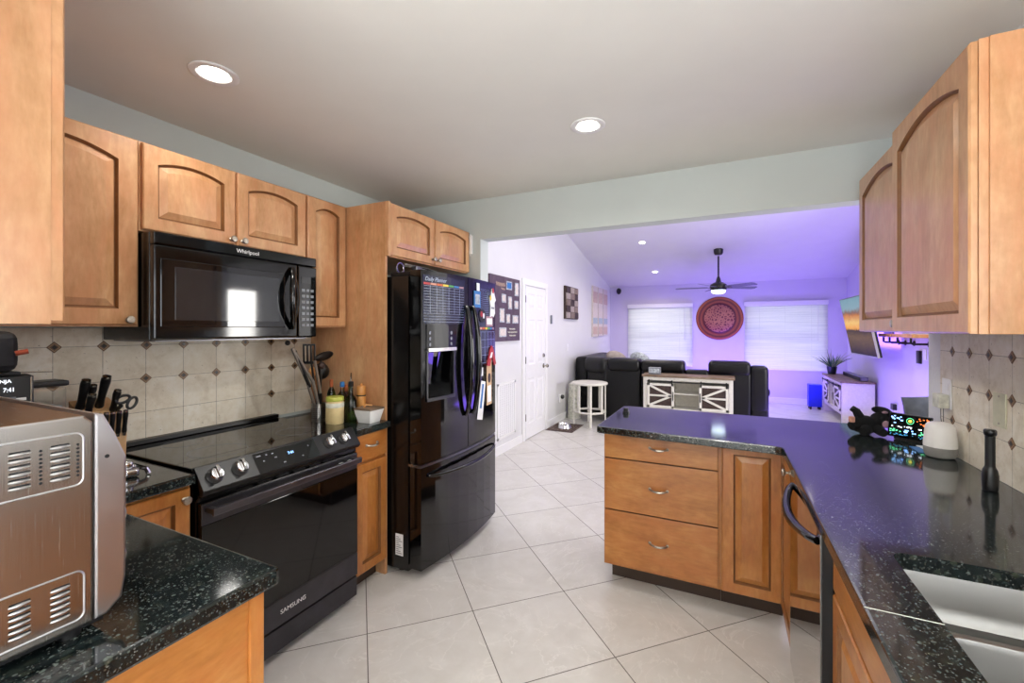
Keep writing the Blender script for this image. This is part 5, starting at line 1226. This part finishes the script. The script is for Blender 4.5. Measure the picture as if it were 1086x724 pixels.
# television wall
T = thing('media_console', 'pinkish white media console with barn doors and wooden top against the television wall', 'media console', (1.85, 8.85, 0))
barn_console(T, FR(1.63), 8.18, 9.52, .66, .40, 'brown_wood_y', 'pink_white', ())
box(1.632, 2.03, 8.172, 8.179, .02, .628).build('end_panel', 'cream_paint', T)
T = thing('soundbar', 'long dark soundbar lying on the media console', 'soundbar', (1.93, 8.8, .661))
m = MB(); m.box(1.87, 1.96, 8.22, 9.30, .6615, .725, .008); m.build('cabinet', 'dark_steel', T); m = MB(); m.box(1.865, 1.8695, 8.24, 9.28, .668, .718); m.build('grille', 'black_matte', T)
T = thing('potted_plant', 'spiky grass plant in a dark pot at the window end of the media console', 'potted plant', (1.73, 9.40, .6605))
m = MB(); m.lathe([(.055, 0), (.06, .005), (.078, .13), (.070, .13), (.066, .11), (.002, .11)], (1.73, 9.40, .661), n=24); m.build('pot', 'pot', T)
rn = random.Random(11)
for nm, mt, nb in (('leaves', 'leaf', 46), ('pale_leaves', 'leaf_pale', 14)):
    m = MB()
    for k in range(nb):
        a = rn.uniform(0, 6.28); L_ = rn.uniform(.16, .30) * (1.3 if nb < 20 else 1); sp = rn.uniform(.2, 1.0); c = Vector((1.73 + .03 * math.cos(a), 9.40 + .03 * math.sin(a), .77))
        P = [c + Vector((math.cos(a) * sp * L_ * t, math.sin(a) * sp * L_ * t, L_ * (t - .45 * sp * t * t))) for t in (0, .35, .7, 1)]
        m.tube(P, [.006, .006, .004, .001], 5)
    m.build(nm, mt, T)
T = thing('blue_box', 'bright blue upright box on black feet beside the media console', 'box', (1.50, 9.55, 0))
m = MB(); m.box(1.40, 1.60, 9.46, 9.64, .05, .45, .006); m.build('box', 'blue_bin', T)
for x in (1.43, 1.57):
    for y in (9.49, 9.61): MB().lathe([(.018, 0), (.018, .05)], (x, y, 0), n=12).build('foot', 'black_plastic', T)
# television, tipped forward on its arm
T = thing('television', 'wall-mounted television showing an orange sunset, tilted down over the media console', 'television', (1.85, 7.85, 1.1))
P0 = Vector((1.80, 8.42, 1.075)); ux = Vector((-.005, -1.50, .01)); vz = Vector((-.155, 0, .835))
ux = Vector((.0, -1.31, 0)); nn_ = ux.cross(vz).normalized(); nn_ = nn_ if nn_.x < 0 else -nn_
def FT(u, v, n): p = P0 + ux * u + vz * v + nn_ * n; return tuple(p)
def tp(a, b, c, d, n0, n1, nm, mt, par):
    m = MB(); m.rings([[FT(a, c, n0), FT(b, c, n0), FT(b, d, n0), FT(a, d, n0)], [FT(a, c, n1), FT(b, c, n1), FT(b, d, n1), FT(a, d, n1)]]); return m.build(nm, mt, par)
tp(0, 1, 0, 1, -.045, 0, 'casing', 'black_plastic', T); sc = tp(.012, .988, .022, .985, 0, .002, 'screen', 'sunset_picture', T)
m = MB()
for k in range(2): m.box(-.0, .0, 0, 0, 0, 0) if False else None
m.tube([FT(.5, .5, -.045), (2.044, 7.67, 1.50)], .02, 8); m.box(2.045, 2.069, 7.5, 7.84, 1.35, 1.65, .004); m.build('wall_arm', 'black_matte', T)
tp(.0, 1, -.004, .012, -.02, .004, 'lower_bezel', 'steel', sc); tp(.988, 1.001, .0, 1, -.02, .004, 'side_bezel', 'steel', sc)
m = MB(); 
# pipe shelves
for k, (a, b) in enumerate(((6.98, 7.45), (6.28, 6.94))):
    T = thing('pipe_shelf', ['wooden wall shelf on black pipe brackets, the one beside the television', 'wooden wall shelf on black pipe brackets, the one beside the switch plate'][k], 'shelf', (1.96, (a + b) / 2, 1.33))
    m = MB(); m.box(1.885, 2.065, a, b, 1.352, 1.392, .004); m.build('board', 'mill_wood', T)
    for yy in (a + .12, b - .12):
        m = MB(); m.lathe([(.032, 0), (.032, .008)], (2.069, yy, 1.28), (-1, 0, 0), 16); m.tube([(2.065, yy, 1.28), (1.93, yy, 1.28), (1.91, yy, 1.29), (1.91, yy, 1.35)], .012, 8); m.build('bracket', 'black_matte', T)
T = thing('switch_plate', 'white switch plate with a dark phone holder below the pipe shelves', 'switch plate', (2.05, 6.58, 1.12))
g = FR(XRF - .001)
m = MB(); fbox(m, g, 6.47, 6.56, 1.10, 1.22, 0, .008, .002); m.build('plate', 'white_plastic', T); m = MB(); fbox(m, g, 6.60, 6.68, 1.05, 1.20, 0, .03, .004); m.build('holder', 'black_plastic', T)
T = thing('plug_adapter', 'small black plug adapter low on the television wall', 'plug', (2.05, 7.43, .4))
m = MB(); fbox(m, g, 7.38, 7.48, .38, .46, .006, .05, .006); m.build('plug', 'black_plastic', T); m = MB(); fbox(m, g, 7.36, 7.50, .30, .46, 0, .0055, .002); m.build('plate', 'white_plastic', T)
# armchair with cushion, just past the peninsula
T = thing('armchair', 'dark leather armchair just beyond the peninsula end', 'armchair', (1.55, 4.45, 0))
m = MB(); cushion(m, 1.22, 1.95, 4.15, 4.95, .08, .42, .05); m.build('base', 'leather', T)
m = MB(); m.sm = True; q = Matrix.Translation((1.72, 4.46, .62)) @ Matrix.Rotation(math.radians(-6), 4, 'Y'); m.box(-.40, .30, -.11, .11, -.50, .33, .09, 4, M4=q); m.sm = False; m.build('backrest', 'leather', T)
m = MB(); cushion(m, 1.22, 1.42, 4.13, 4.95, .38, .625, .06); cushion(m, 1.78, 1.96, 4.2, 4.95, .38, .62, .06); m.build('armrest', 'leather', T)
T = thing('throw_pillow', 'big dark grey shiny cushion propped on the leather armchair', 'cushion', (1.36, 4.1, .66))
m = MB(); q = Matrix.Rotation(math.radians(10), 3, 'Z') @ Matrix.Rotation(math.radians(-5), 3, 'Y')
t_ = bmesh.new(); bmesh.ops.create_cube(t_, size=1); bmesh.ops.subdivide_edges(t_, edges=t_.edges[:], cuts=7, use_grid_fill=True)
for v in t_.verts:
    x, y, z = v.co * 2; e = (1 - abs(x) ** 2.5) * (1 - abs(z) ** 2.5); pin = 1 - .10 * (1 - (abs(x) * abs(z)) ** 1.0) * (abs(x) ** 6 + abs(z) ** 6) * .5
    v.co = Vector((x * .25 * pin, y * (.012 + .075 * max(e, 0) ** .6), z * .17 * pin)); v.co += Vector((0, .006 * math.sin(9 * x + 4 * z), 0))
bmesh.ops.transform(t_, matrix=Matrix.Translation((1.45, 4.20, .80)) @ q.to_4x4(), verts=t_.verts); m.sm = True; m.merge(t_); m.build('pillow', 'cushion_grey', T)
